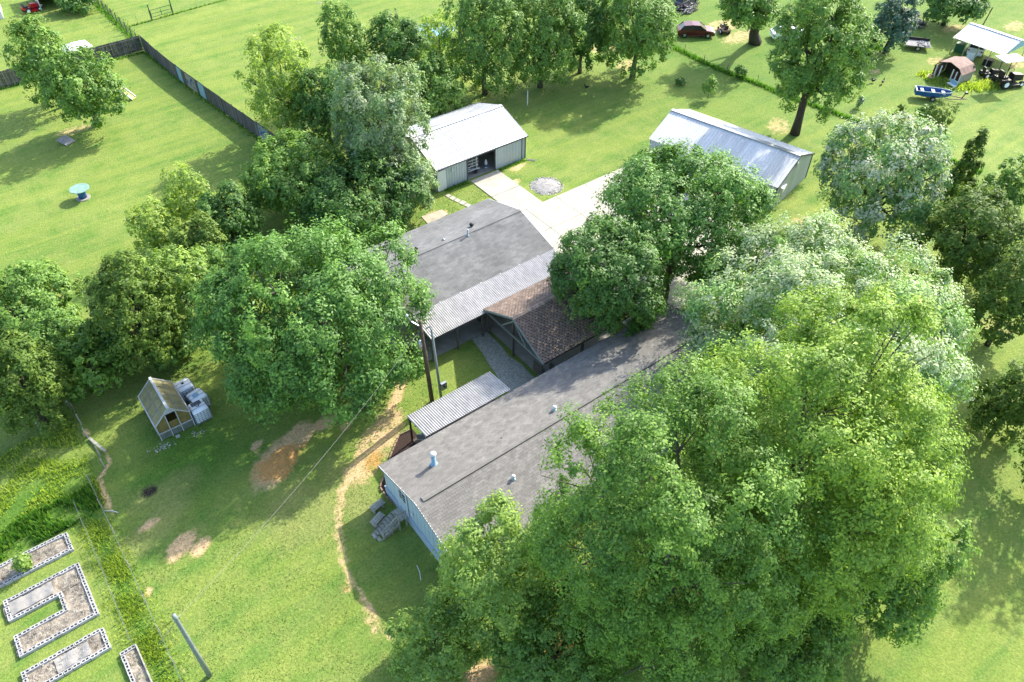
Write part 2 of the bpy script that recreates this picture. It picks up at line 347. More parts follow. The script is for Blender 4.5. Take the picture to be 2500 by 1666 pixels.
for k, (x, y, dx, dy) in enumerate(((848, 1128, .2, .2), (895, 1153, .24, .24), (946, 1178, .24, .22), (1000, 1202, .24, .26), (1052, 1228, .24, .22))):
    c = G(900+x/4.356, 220+y/4.356); tag(MB().box((-dx, -dy, 0), (dx, dy, .05)).build('stepping_stone', M['conc'], loc=(c[0], c[1], 0), rot=(0, 0, STEP+.06*(k-2))),
        ['pale stepping stone nearest the white metal barn door', 'pale stepping stone, second from the barn door', 'middle pale stepping stone in the grass', 'pale stepping stone, second from the grey roof', 'pale stepping stone nearest the grey shingle roof'][k], 'stepping stone', 'stepping stones to the barn')

# ------------------------------------------------------------------ metal sheds
def sheet_mesh(name, wd, ln, m, pitch=.305, rib=.04, tint=1., wave=False, th=0):
    "profiled sheet, x = across, y = along the slope, origin at lower left corner"
    mb = MB(); xs = []
    if wave:
        n = round(wd/pitch)
        for i in range(n):
            for k, h in ((0, 0), (.25, .7), (.5, 1), (.75, .7)): xs.append(((i+k)*pitch, h*rib))
        xs.append((wd, 0))
    else:
        n = round(wd/pitch); xs.append((0, rib))
        for i in range(n): xs += [(i*pitch+.02, rib), (i*pitch+.04, 0), ((i+1)*pitch-.04, 0), ((i+1)*pitch-.02, rib)]
        xs.append((wd, rib))
    k = len(xs); mb.add([(x, 0, z) for x, z in xs]+[(x, ln, z) for x, z in xs], [(i, i+1, k+i+1, k+i) for i in range(k-1)], tint)
    return mb.mesh(name, m)
def roof_slope(root, x0, x1, y0, z0, y1, z1, m, name='roof_panel', cover=.914, seed=1, **kw):
    "sheets laid from the eave (y0,z0) up to the ridge (y1,z1)"
    ln = math.hypot(y1-y0, z1-z0); an = math.atan2(z1-z0, abs(y1-y0)); n = max(1, round((x1-x0)/cover)); wd = (x1-x0)/n; rg = random.Random(seed)
    if 'pitch' in kw: kw['pitch'] = wd/max(1, round(wd/kw['pitch']))
    else: kw['pitch'] = wd/3
    vs = [sheet_mesh(name, wd, ln, m, tint=t, **kw) for t in (1., .93, 1.05)]
    for i in range(n):
        if y1 > y0: link(name, rg.choice(vs), root, (x0+i*wd, y0, z0), (an, 0, 0))
        else: link(name, rg.choice(vs), root, (x0+(i+1)*wd, y0, z0), (an, 0, math.pi))
def wall_panels(root, a, b, z0, z1, m, name='wall_panel', cover=.914, seed=2, skip=()):
    "vertical ribbed siding from a to b (outside on the right hand of a->b)"
    ax, ay = a; bx, by = b; ln = math.hypot(bx-ax, by-ay); n = max(1, round(ln/cover)); wd = ln/n; an = math.atan2(by-ay, bx-ax); rg = random.Random(seed)
    tops = z1 if callable(z1) else (lambda t: z1)
    for i in range(n):
        mb = MB(); k = 3
        xs = [(0, .025)]
        for j in range(k): xs += [(j*wd/k+.02, .025), (j*wd/k+.035, 0), ((j+1)*wd/k-.035, 0), ((j+1)*wd/k-.02, .025)]
        xs.append((wd, .025))
        q = len(xs); tt = [tops((i*wd+x)/ln) for x, _ in xs]
        mb.add([(x, -z, z0) for x, z in xs]+[(x, -z, t) for (x, z), t in zip(xs, tt)], [(e, e+1, q+e+1, q+e) for e in range(q-1)], rg.choice((1., .95, 1.04)))
        mb.build(name, m, root, loc=(ax+(bx-ax)*i/n, ay+(by-ay)*i/n, 0), rot=(0, 0, an))
def gable_body(root, x0, x1, y0, y1, eave, ridge, m, name='wall', t=.06, ends=(1, 1)):
    ym = (y0+y1)/2
    for e, x in zip(ends, (x0, x1)):
        if not e: continue
        MB().add([(x, y0, 0), (x, y1, 0), (x, y1, eave), (x, ym, ridge), (x, y0, eave)]+[(x+(t if x == x0 else -t), *q) for q in ((y0, 0), (y1, 0), (y1, eave), (ym, ridge), (y0, eave))],
                 [(4, 3, 2, 1, 0), (5, 6, 7, 8, 9)]+[(i, (i+1) % 5, 5+(i+1) % 5, 5+i) for i in range(5)]).build(name, m, root)
# white barn with the open sliding door
X0, X1, Y0, Y1, EV, RG = 0, 9.9, 0, 7.6, 2.45, 3.75
b1 = empty('metal_barn', (30.3, 50.45, 0), 0, 'white roofed metal barn with its sliding door open on the concrete drive', 'barn')
roof_slope(b1, -.1, X1+.12, -.25, EV-.08, Y1/2, RG, M['metal_w'])
roof_slope(b1, -.1, X1+.12, Y1+.25, EV-.08, Y1/2, RG, M['metal_w'], seed=5)
MB().beam((-.1, Y1/2, RG+.035), (X1+.12, Y1/2, RG+.035), .35, .03).build('ridge_cap', M['metal_w'], b1)
gable_body(b1, 0, X1, 0, Y1, EV-.1, RG-.1, M['wall_g'])
wall_panels(b1, (.0, 0), (3.3, 0), 0, EV-.15, M['wall_g']); wall_panels(b1, (6.35, 0), (X1, 0), 0, EV-.15, M['wall_g'], seed=6)
MB().box((0, Y1-.06, 0), (X1, Y1, EV-.1)).build('rear_wall', M['wall_g'], b1)
MB().box((3.2, -.1, EV-.32), (9.6, -.03, EV-.2)).box((-.1, -.3, EV-.16), (X1+.12, -.26, EV-.06)).build('door_track', M['wall_d'], b1)
dr = empty('sliding_door', (6.35, -.09, 0)); dr.parent = b1
wall_panels(dr, (0, 0), (3.1, 0), .05, EV-.3, M['wall_g'], name='door_panel', seed=8)
for x in (0, 3.05): MB().box((x, -.035, .05), (x+.05, .03, EV-.3)).build('door_edge', M['wall_d'], dr)
for xa, xb, zt in ((X1-.02, X1+.04, EV-.12), (3.25, 3.33, EV-.3), (.02, .07, EV-.15)): MB().box((xa, -.07, 0), (xb, .03, zt)).build('corner_trim', M['wall_d'], b1)
MB().box((.08, -.09, .05), (.98, -.045, 2.05)).build('door', M['white'], b1); 
MB().box((0.02, 0.05, .0), (X1-.1, Y1-.1, .05)).build('floor_slab', M['patio'], b1)
MB().box((1.6, -.16, 1.75), (1.72, -.06, 1.9)).lathe([(.05, 1.6), (.09, 1.75)], 8, (1.66, -.13)).build('wall_lamp', M['white'], b1)
# rack of white pipe standing in the doorway
rk = empty('pipe_rack', (34.35, 50.95, .05), 0, 'white pipe rack on a small trailer inside the open barn door', 'rack')
for x in (-.65, .65):
    for y in (0, .7): MB().tube([(x, y, .5), (x, y, 2.05)], .035, 6).build('upright', M['white'], rk)
for z in (.85, 1.15, 1.45, 1.75, 2.0): MB().tube([(-.8, 0, z), (.8, 0, z)], .035, 6).tube([(-.65, 0, z), (-.65, .7, z)], .03, 6).tube([(.65, 0, z), (.65, .7, z)], .03, 6).build('rail', M['white'], rk)
MB().beam((-.7, -.05, .35), (.7, .7, .6), .08, .06).beam((-.7, .7, .35), (.9, -.1, .45), .08, .06).beam((-.8, 0, .45), (.9, 0, .45), .08, .06).build('trailer_frame', M['white'], rk)
for y in (-.12, .8): MB().tube([(.45, y, .22), (.45, y+.1, .22)], .2, 12).build('wheel', M['rubber'], rk)
q = empty('storage_bottle', (36.2, 51.2, .05), 0, 'white and blue upright bottle just inside the barn door', 'container'); MB().lathe([(.14, 0), (.15, .5), (.1, .7), (.05, .85)], 10).build('body', M['white'], q); MB().lathe([(.152, .12), (.152, .35)], 10).build('band', M['blue'], q)
MB().beam((40.1, 50.05, .03), (40.6, 49.4, .03), .06, .05).beam((40.25, 50.1, .03), (40.75, 49.5, .03), .05, .04).build('board_offcut', M['tarp'])
tag(bpy.data.objects['board_offcut'], 'pale board offcuts lying in the grass at the barn corner', 'boards')
# silver roofed shed, turned
b2 = empty('metal_shed', (0, 0, 0), 0, 'long silver roofed metal shed at the end of the concrete drive', 'shed')
W2, L2 = 7.1, 12.6; ang = R(103.2)           # local x runs along the ridge away from the near gable
gmid = Vector((55.35, 31.55, 0)); b2.location = gmid; b2.rotation_euler = (0, 0, ang)
for sgn in (1, -1): roof_slope(b2, -.1, L2+.1, sgn*(W2/2+.15), 2.42, 0, 3.85, M['metal_c'], seed=11+sgn)
MB().beam((-.1, 0, 3.885), (L2+.1, 0, 3.885), .4, .03).build('ridge_cap', M['steel'], b2)
gable_body(b2, .03, L2, -W2/2, W2/2, 2.38, 3.72, M['wall_g'])
wall_panels(b2, (0, W2/2), (0, -W2/2), 0, lambda t: 2.36+1.38*(1-abs(2*t-1)), M['wall_g'], seed=21)
wall_panels(b2, (0, -W2/2), (L2, -W2/2), 0, 2.36, M['wall_g'], seed=22); wall_panels(b2, (L2, W2/2), (0, W2/2), 0, 2.36, M['wall_g'], seed=23)
for s_ in (1, -1): MB().beam((-.13, s_*(W2/2+.17), 2.38), (-.13, 0, 3.84), .04, .14).box((-.06, s_*W2/2-.05, 0), (.02, s_*W2/2+.05, 2.36)).build('gable_trim', M['wall_d'], b2)
MB().lathe([(.1, 2.95), (.07, 3.3)], 8, (-.12, .3)).box((-.14, .24, 3.2), (-.04, .36, 3.4)).build('wall_lamp', M['white'], b2)
c = G(1500+1700/4.278, 230+1150/4.278); q = empty('service_post', c, R(20), 'white electrical cabinet on legs beside the silver roofed shed', 'cabinet')
MB().box((-.42, -.22, 1.45), (.42, .22, 1.85)).box((-.46, -.26, 1.85), (.46, .26, 1.9)).build('cabinet', M['white'], q)
for x in (-.25, .1): MB().box((x-.05, -.05, 0), (x+.05, .05, 1.45)).build('leg', M['wall_d' if x > 0 else 'white'], q)

# ------------------------------------------------------------------ shingled roofs
SH = {}
def shingle(m, w_, h_, th, gap=.006):
    "one tab: thick lower edge, tapering under the course above; x across, y up the slope"
    key = (m.name, w_, h_, th, gap)
    if key not in SH:
        SH[key] = []
        for t in (.8, .9, 1., 1.1, 1.25):
            SH[key].append(MB().add([(gap, 0, 0), (w_-gap, 0, 0), (gap, 0, th), (w_-gap, 0, th), (gap, h_*1.5, .001), (w_-gap, h_*1.5, .001)], [(0, 1, 3, 2), (2, 3, 5, 4), (0, 2, 4), (1, 5, 3)], t).mesh('shingle', m))
    return SH[key]
def shingle_slope(root, x0, x1, y0, z0, y1, z1, m, w_=.31, h_=.15, th=.016, singles=0, seed=1, near=None, gap=.006, vary=0):
    rg = random.Random(seed); ln = math.hypot(y1-y0, z1-z0); sy = (y1-y0)/ln; sz = (z1-z0)/ln; an = math.atan2(z1-z0, abs(y1-y0))
    nx = int((x1-x0)/w_); ny = int(ln/h_); cells = []
    for j in range(ny):
        off = (.5*w_ if j % 2 else 0)
        for i in range(nx+1):
            a = x0+i*w_-off
            lo, hi = max(a, x0), min(a+w_, x1)
            if hi-lo < .05: continue
            cells.append((lo, hi, j))
    mesh_ = shingle(m, w_, h_, th, gap); mb = MB(); chosen = set()
    if singles:
        nr = near or (0, 0); full = [k for k, (lo, hi, j) in enumerate(cells) if hi-lo > w_*.99]
        full.sort(key=lambda k: (cells[k][0]-nr[0])**2+(y0+sy*cells[k][2]*h_-nr[1])**2); chosen = set(full[:singles])
    for k, (lo, hi, j) in enumerate(cells):
        py, pz = y0+sy*j*h_, z0+sz*j*h_; g = rg.random(); t = rg.choice((.8, .9, .9, 1., 1., 1.1, 1.25) if vary else (.9, 1., 1.1))
        if k in chosen:
            v = mesh_[(.8, .9, 1., 1.1, 1.25).index(t)]
            if sy > 0: link('shingle', v, root, (lo, py, pz), (an, 0, 0))
            else: link('shingle', v, root, (hi, py, pz), (an, 0, math.pi))
            continue
        nyv, nzv = -sz*math.copysign(1, sy), abs(sy)
        nyv = -sz if sy > 0 else sz
        e = h_*1.5
        a_ = (lo+gap, hi-gap)
        vs = [(a_[0], py, pz), (a_[1], py, pz), (a_[0], py+nyv*th, pz+nzv*th), (a_[1], py+nyv*th, pz+nzv*th), (a_[0], py+sy*e, pz+sz*e+.001), (a_[1], py+sy*e, pz+sz*e+.001)]
        fs = [(0, 1, 3, 2), (2, 3, 5, 4)]
        if sy < 0: fs = [f_[::-1] for f_ in fs]
        mb.add(vs, fs, t)
    mb.build('shingle_field', m, root, kind='stuff')
def deck_slab(root, x0, x1, y0, z0, y1, z1, m, th=.09, name='roof_deck'):
    MB().add([(x0, y0, z0-th), (x1, y0, z0-th), (x1, y1, z1-th), (x0, y1, z1-th), (x0, y0, z0-.004), (x1, y0, z0-.004), (x1, y1, z1-.004), (x0, y1, z1-.004)],
             [(3, 2, 1, 0), (4, 5, 6, 7), (0, 1, 5, 4), (1, 2, 6, 5), (2, 3, 7, 6), (3, 0, 4, 7)]).build(name, m, root)
# long house (front)
h3 = empty('long_house', (10.15, 21.45, 0), 0, 'long low house with weathered grey shingles and pale blue gable wall', 'house')
LX, EZ, RZ, HW = 23.3, 2.62, 3.68, 4.08
for s_, k in ((1, 200), (-1, 100)):
    deck_slab(h3, 0, LX, s_*HW, EZ, 0, RZ, M['deck']); shingle_slope(h3, 0, LX, s_*HW, EZ, 0, RZ, M['shing'], w_=.33, h_=.165, th=.02, singles=k, seed=3+s_, near=(1, 1))
MB().add([(.45, -.16, RZ-.02), (LX-.3, -.16, RZ-.02), (LX-.3, .16, RZ-.02), (.45, .16, RZ-.02), (.45, -.15, RZ+.035), (LX-.3, -.15, RZ+.035), (LX-.3, .15, RZ+.035), (.45, .15, RZ+.035), (.45, 0, RZ+.075), (LX-.3, 0, RZ+.075)],
    [(0, 1, 5, 4), (2, 3, 7, 6), (4, 5, 9, 8), (8, 9, 6, 7), (0, 4, 8, 7, 3), (1, 2, 6, 9, 5)]).build('ridge_vent', M['shing'], h3)
MB().box((.45, -.185, RZ-.05), (LX-.3, -.162, RZ+.02)).box((.45, .162, RZ-.05), (LX-.3, .178, RZ+.0)).build('vent_slot', M['deck'], h3)
gable_body(h3, .2, LX-.2, -3.9, 3.9, EZ-.12, RZ-.14, M['siding'])
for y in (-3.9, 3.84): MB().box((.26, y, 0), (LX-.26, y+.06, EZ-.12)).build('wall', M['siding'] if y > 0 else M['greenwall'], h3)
MB().box((.13, -3.95, 0), (.198, 3.95, .72)).box((.10, -3.97, .72), (.198, 3.97, .78)).build('skirting', M['siding2'], h3)
for y in np.arange(-3.7, 3.8, .41): 
    if abs(y-1.75) > .75: MB().box((.186, y, .78), (.199, y+.02, EZ-.1+(3.9-abs(y))*.24)).build('siding_joint', M['siding2'], h3)
dw = empty('door', (.15, 1.35, .8)); dw.parent = h3
MB().box((0, 0, 0), (.06, .9, 1.9)).build('door_leaf', M['siding'], dw); MB().box((-.015, .15, 1.05), (-.002, .75, 1.7)).build('pane', M['glassd'], dw)
MB().box((-.025, .43, 1.05), (-.016, .46, 1.7)).box((-.025, .15, 1.26), (-.016, .75, 1.285)).box((-.025, .15, 1.48), (-.016, .75, 1.505)).box((-.03, -.06, 0), (0, 0, 1.98)).box((-.03, .9, 0), (0, .96, 1.98)).box((-.03, 0, 1.9), (0, .9, 1.98)).build('trim', M['white'], dw)
MB().box((.10, .75, 1.5), (.16, .9, 1.65)).build('porch_lamp', M['white'], h3)
for s_ in (1, -1): MB().beam((.02, s_*(HW+.02), EZ-.06), (.02, 0, RZ-.06), .03, .14).build('barge_board', M['white'], h3)
MB().box((-.02, HW, EZ-.11), (LX, HW+.05, EZ-.01)).box((-.02, -HW-.05, EZ-.11), (LX, -HW, EZ-.01)).build('fascia', M['wall_d'], h3)
def roofz(y): return RZ-(RZ-EZ)*abs(y)/HW
def vent(parent, x, y, h, r_, cap=True, z0=None, m='white', name='roof_vent', body='siding2'):
    z = roofz(y) if z0 is None else z0; v = empty(name, (x, y, z-.03)); v.parent = parent
    MB().lathe([(r_*1.9, 0), (r_*1.7, .07), (r_, .1), (r_, h)], 14).build('pipe', M[body], v, True)
    if cap: MB().lathe([(r_*1.05, h-.04), (r_*1.4, h-.02), (r_*1.4, h+.05), (r_*.6, h+.12)], 14).build('cap', M[m], v, True)
vent(h3, 2.4, 1.9, .95, .13, body='bluel'); vent(h3, 10.15, .75, .28, .09); vent(h3, 5.3, -1.6, .26, .08)
vent(h3, .9, -3.0, .14, .04, cap=False)
MB().box((6.35, .95, roofz(.95)), (6.45, 1.02, roofz(.95)+.03)).build('roof_nail_patch', M['deck'], h3)
# wooden steps with landing at the gable door
st = empty('wooden_steps', (10.2, 23.25, 0), 0, 'weathered wooden steps with handrail climbing to the gable door', 'steps')
st.scale = (.86, .86, .95)
for i in range(3): MB().box((-.62+i*.19, -.5, .72), (-.45+i*.19, .5, .76), (.9, 1.1, 1.)[i]).build('landing_board', M['wood'], st)
for i in range(5):
    x = -.75-i*.24; z = .6-i*.14; MB().box((x-.13, -.5, z-.04), (x+.1, .5, z), .85+.07*i).build('tread', M['wood'], st)
for y in (-.55, .5): MB().beam((-.6, y+.02, .55), (-1.95, y+.02, -.02), .05, .22, .8).build('stringer', M['wood'], st)
for x, z in ((-.1, .74), (-.65, .7), (-1.2, .3), (-1.8, .0)): MB().box((x-.04, -.6, 0), (x+.04, -.52, z+.85)).build('rail_post', M['wood'], st)
MB().beam((-.1, -.56, 1.55), (-.65, -.56, 1.52), .05, .1).beam((-.65, -.56, 1.52), (-1.85, -.56, .85), .05, .1).beam((-.65, -.56, 1.15), (-1.85, -.56, .48), .04, .08).build('handrail', M['wood'], st)
for i, (x, y) in enumerate(((-2.1, -.2), (-2.0, .25), (-2.25, .1))): MB().box((x-.1, y-.3, 0), (x+.1, y+.12, .06+.05*i)).build('loose_board', M['wood'], st)
for (x, y, rz, lb) in ((9.35, 24.75, .15, 'small weathered plank bench standing near the corner of the blue gable wall'), (8.9, 23.95, .35, 'weathered plank bench directly beside the wooden steps')):
    bn = empty('plank_bench', (x, y, 0), rz, lb, 'bench', 'plank benches by the steps')
    for k in (-.15, .0, .15): MB().box((-.42, k-.065, .4), (.42, k+.065, .44), 1+k).build('seat_board', M['wood'], bn)
    for x_ in (-.3, .3): MB().box((x_-.04, -.18, 0), (x_+.04, .18, .4)).build('leg', M['wood'], bn)
# rear house, dark grey roof
h2 = empty('grey_roofed_house', (16.6, 39.43, 0), 0, 'house with dark grey shingle roof and ribbed metal porch cover', 'house')
L2_, E2, R2, W2_ = 14.45, 2.62, 3.85, 4.28
for s_ in (1, -1): deck_slab(h2, 0, L2_, s_*W2_, E2, 0, R2, M['shing2']); shingle_slope(h2, 0, L2_, s_*W2_, E2, 0, R2, M['shing2'], w_=.45, h_=.19, th=.009, seed=9+s_)
MB().beam((0, 0, R2+.008), (L2_, 0, R2+.008), .3, .008).build('ridge_cap', M['shing2'], h2)
gable_body(h2, .25, L2_-.2, -4.05, 4.05, E2-.1, R2-.15, M['siding'])
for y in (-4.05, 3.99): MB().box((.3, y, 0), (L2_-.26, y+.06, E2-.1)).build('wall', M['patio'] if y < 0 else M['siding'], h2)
for s_ in (1, -1): MB().beam((L2_+.015, s_*W2_, E2-.05), (L2_+.015, 0, R2-.05), .03, .12).build('barge_board', M['white'], h2)
def rz2(y): return R2-(R2-E2)*abs(y)/W2_
c3 = lambda x, y, z: G(900+x/3.92, 460+y/3.92, z)-np.array([16.6, 39.43, 0])
for (x, y, h, r_, nm) in ((985, 340, .28, .15, 'turbine_vent'), (455, 575, .3, .12, 'turbine_vent'), (718, 475, .12, .1, 'low_vent')):
    c = c3(x, y+10, 3.8); z = rz2(c[1]); v = empty(nm, (c[0], c[1], z-.03)); v.parent = h2
    MB().lathe([(r_*1.2, 0), (r_*.7, .05), (r_*.7, h*.4)], 12).build('pipe', M['steel'], v); MB().lathe([(r_*.7, h*.4), (r_*1.15, h*.6), (r_*1.2, h*.9), (r_*.5, h*1.2)], 12).build('turbine_head', M['blackm' if nm[0] == 't' else 'steel'], v, True)
c = c3(950, 465, 3.7); vent(h2, c[0], c[1], .55, .06, z0=rz2(c[1])); 
# porch cover of the rear house
pc = empty('porch_cover', (18.35, 32.75, 0)); pc.parent = h2; pc.location = (18.35-16.6, 32.75-39.43, 0)
PL = 12.6
roof_slope(pc, 0, PL, 0, 2.25, 2.42, 2.66, M['corr'], name='roof_sheet', cover=.9, pitch=.15, rib=.06, wave=True, seed=31)
for y, z in ((.08, 2.2), (1.2, 2.4), (2.3, 2.58)): MB().box((0, y-.04, z-.1), (PL, y+.04, z-.01)).build('purlin', M['wall_d'], pc)
for x in (.15, 2.2, 4.35, 7.4, 10.4, 12.4): MB().box((x-.06, .1, 0), (x+.06, .22, 2.12)).build('post', M['woodd'], pc)
for x in np.arange(.6, PL, 1.75): MB().lathe([(.05, 0), (.06, .05), (.02, .07)], 8).build('fixing_bracket', M['steel'], pc, loc=(x, 2.43, 2.67))
MB().box((1.2, 1.9, .07), (2.4, 2.6, .55)).box((3.4, 2.2, .07), (4.4, 2.7, .9)).build('storage_bench', M['woodd'], pc)
# brown gazebo
gz = empty('gazebo', (22.85, 29.68, 0), 0, 'open sided gazebo with brown shingle roof between the two houses', 'gazebo')
GX, GW, GE, GR = 7.8, 3.32, 2.42, 4.02
for s_, k in ((-1, 220), (1, 80)):
    deck_slab(gz, 0, GX, s_*GW, GE, 0, GR, M['deckb'], th=.12); shingle_slope(gz, 0, GX, s_*GW, GE, 0, GR, M['shingb'], w_=.27, h_=.17, th=.045, gap=.035, vary=1, singles=k, seed=40+s_, near=(0, -1.5))
n = int(GX/.22)
capm = {t: MB().add([(-.02, -.16, -.045), (-.02, 0, .04), (-.02, .16, -.045), (.25, -.15, -.06), (.25, 0, .02), (.25, .15, -.06)], [(0, 3, 4, 1), (1, 4, 5, 2)], t).mesh('ridge_shingle', M['shingb']) for t in (1.2, 1.5, 1.8)}
for i in range(n): link('ridge_shingle', random.choice(list(capm.values())), gz, (i*.22, 0, GR+.035))
for y in (-2.75, .35, 3.25): MB().box((.3, y-.07, 0), (.44, y+.07, 2.3 if abs(y) > 1 else 3.7)).build('post', M['woodd'], gz)
for y in (-2.75, 3.25):
    for x in (3.9, 7.3): MB().box((x, y-.07, 0), (x+.14, y+.07, 2.3)).build('post', M['woodd'], gz)
MB().beam((.1, -GW, GE-.1), (.1, GW, GE-.1), .08, .14).build('tie_beam', M['steel'], gz)
MB().beam((.14, 0, GR-.35), (.14, -1.3, GE-.05), .06, .1).beam((.14, 0, GR-.35), (.14, 1.3, GE-.05), .06, .1).build('brace', M['poleg'], gz)
for s_ in (1, -1): MB().beam((.02, s_*GW, GE-.07), (.02, 0, GR-.07), .05, .14).build('rafter', M['poleg'], gz)
for y in (-2.75, 3.25): MB().box((.3, y-.05, 2.25), (7.5, y+.05, 2.38)).build('beam', M['woodd'], gz)
MB().box((.6, -2.7, .1), (.7, -1.6, .95)).build('railing', M['woodd'], gz); MB().box((1.4, -2.7, .1), (1.5, -2.4, .9)).build('railing', M['woodd'], gz)
q = empty('patio_grill', (23.2, 33.9, .07), .3, 'dark grill standing under the porch roof corner beside the gazebo', 'grill')
MB().lathe([(.05, .5), (.28, .65), (.3, .8), (.2, .98), (.05, 1.02)], 12).build('kettle', M['blackm'], q, True)
for k in range(3): MB().tube([(.1*math.cos(k*2.1), .1*math.sin(k*2.1), .55), (.28*math.cos(k*2.1), .28*math.sin(k*2.1), 0)], .015, 5).build('leg', M['steel'], q)
# small porch roof on posts behind the long house
lp = empty('deck_canopy', (13.45, 25.75, 0), 0, 'corrugated metal canopy over the small deck behind the long house', 'canopy')
roof_slope(lp, 0, 6.25, 2.12, 2.42, -.1, 2.66, M['corr'], name='roof_sheet', cover=.9, pitch=.155, rib=.06, wave=True, seed=51)
for y in (.35, 1.15, 2.0): MB().box((0, y-.04, 2.62-y*.11-.12), (6.25, y+.04, 2.62-y*.11-.03)).build('purlin', M['blackm'], lp)
for x in (.12, 2.2, 4.2, 6.1): MB().box((x-.05, 1.95, 0), (x+.05, 2.05, 2.3)).build('post', M['blackm'], lp)
for i in range(42): MB().box((.1+i*.145, .1, .3), (.235+i*.145, 1.9, .34), .8+.4*((i*7) % 5)/5).build('deck_board', M['woodd'], lp)
MB().box((.1, .1, 0), (6.2, .18, .3)).box((.1, 1.8, 0), (6.2, 1.88, .3)).build('joist', M['woodd'], lp)
q = empty('wooden_bench', (12.75, 26.5, 0), .55, 'dark wooden bench with slatted seat by the mulch bed', 'bench')
for k in range(5): MB().box((-.7, -.32+k*.13, .42), (.7, -.21+k*.13, .46)).build('seat_slat', M['woodd'], q)
for x in (-.6, .6): MB().box((x-.04, -.3, 0), (x+.04, .3, .42)).build('leg', M['woodd'], q)
for z in (.6, .78): MB().box((-.7, -.4, z), (.7, -.36, z+.1)).build('back_slat', M['woodd'], q)
q = empty('patio_chair', (13.95, 27.2, .34), 2.5, 'metal patio chair under the left end of the corrugated canopy', 'chair')
MB().box((-.25, -.25, .4), (.25, .25, .44)).build('seat', M['steel'], q); MB().box((-.25, .22, .5), (.25, .26, .95)).build('backrest', M['steel'], q)
for x in (-.22, .22):
    for y in (-.22, .22): MB().tube([(x, y, 0), (x, y, .42)], .015, 5).build('leg', M['steel'], q)
# mulch bed with tile edging
MULCH = [(14.1, 28.6), (13.15, 28.66), (11.9, 27.6), (10.9, 26.6), (10.2, 25.95), (10.15, 25.2), (10.6, 25.3), (14.1, 25.8)]
sheet('mulch_bed', MULCH, .06, M['mulch'])
eg = empty('bed_edging', (12, 27, 0), 0, 'low terracotta edging round the dark mulch bed', 'edging')
em = [MB().box((-.13, -.035, 0), (.13, .035, .16), t).mesh('edging_brick', M['brick']) for t in (.85, 1., 1.15)]
pp = [Vector(p) for p in MULCH[:6]]+[Vector((10.3, 24.3))]
for a, b in zip(pp[:-1], pp[1:]):
    k = int((b-a).length/.28)
    for i in range(k): 
        p_ = a.lerp(b, (i+.5)/k); link('edging_brick', random.choice(em), eg, (p_.x-12, p_.y-27, 0), (0, 0, math.atan2((b-a).y, (b-a).x)+random.uniform(-.06, .06)))

# ------------------------------------------------------------------ utility poles and the service drop
up_ = empty('utility_pole', (16.39, 29.85, 0), 0, 'brown wooden utility pole behind the corrugated canopy', 'utility pole')
MB().tube([(0, 0, 0), (-.2, -.1, 4), (-.42, -.25, 7.6)], [.15, .13, .10], 10).build('pole', M['pole'], up_, True)
MB().lathe([(.03, 5.2), (.17, 5.25), (.18, 5.75), (.1, 5.85)], 12, (-.45, -.05)).build('transformer', M['steel'], up_, True)
MB().tube([(-.4, -.2, 7.1), (-.75, .2, 7.4), (-.95, .3, 7.9)], .04, 6).build('street_light_arm', M['steel'], up_); MB().lathe([(.05, 7.88), (.1, 7.93), (.05, 8.02)], 10, (-.95, .3)).build('lamp_head', M['white'], up_)
mp_ = empty('meter_pole', (17.02, 29.72, 0), 0, 'grey steel meter mast with electric box next to the brown pole', 'meter mast')
MB().tube([(0, 0, 0), (-.15, -.06, 3), (-.35, -.15, 6.6)], [.1, .085, .075], 8).build('mast', M['poleg'], mp_, True)
MB().box((-.02, -.24, .95), (.38, -.06, 1.55)).build('meter_box', M['steel'], mp_); MB().lathe([(.1, 0), (.08, .09)], 10).build('meter', M['glassd'], mp_, loc=(.18, -.25, 1.3), rot=(R(90), 0, 0))
MB().tube([(-.35, -.15, 6.5), (-.5, -.2, 6.9), (-.7, -.1, 6.75)], .05, 6).build('weatherhead', M['poleg'], mp_)
base = G(512, 1650)
gp = empty('service_pole', base, 0, 'grey green pole with guy wires on the lawn at bottom left', 'utility pole')
# top found on the survey ray of (428,1509)
best = None
for h in np.arange(4, 8, .1):
    q_ = G(428, 1509, h)-base
    if best is None or math.hypot(q_[0], q_[1]) < best[0]: best = (math.hypot(q_[0], q_[1]), h, q_)
TOP = Vector((float(best[2][0]), float(best[2][1]), best[1])); POLETOP = TOP+Vector(tuple(float(k) for k in base))
MB().tube([(0, 0, 0), TOP*.5, TOP, TOP*1.04], [.13, .11, .095, .095], 10).build('pole', M['poleg'], gp, True)
MB().tube([TOP-Vector((.15, 0, .15)), TOP+Vector((.2, .05, -.1))], .025, 5).build('hook', M['steel'], gp)
for e in (G(375, 1590), G(395, 1570)): MB().tube([TOP*.97, Vector(tuple(float(k) for k in e-base))], .012, 4).build('guy_wire', M['steel'], gp)
a = Vector((15.97, 29.62, 6.9)); b = POLETOP+Vector((0, 0, -.1)); pts = []
for i in range(41):
    t = i/40; p_ = a.lerp(b, t); p_.z -= 4*.75*t*(1-t); pts.append(p_)
o = MB().tube(pts, .0075, 5).build('service_cable', M['patio']); tag(o, 'pale twisted service cable strung across the lawn between the poles', 'cable')

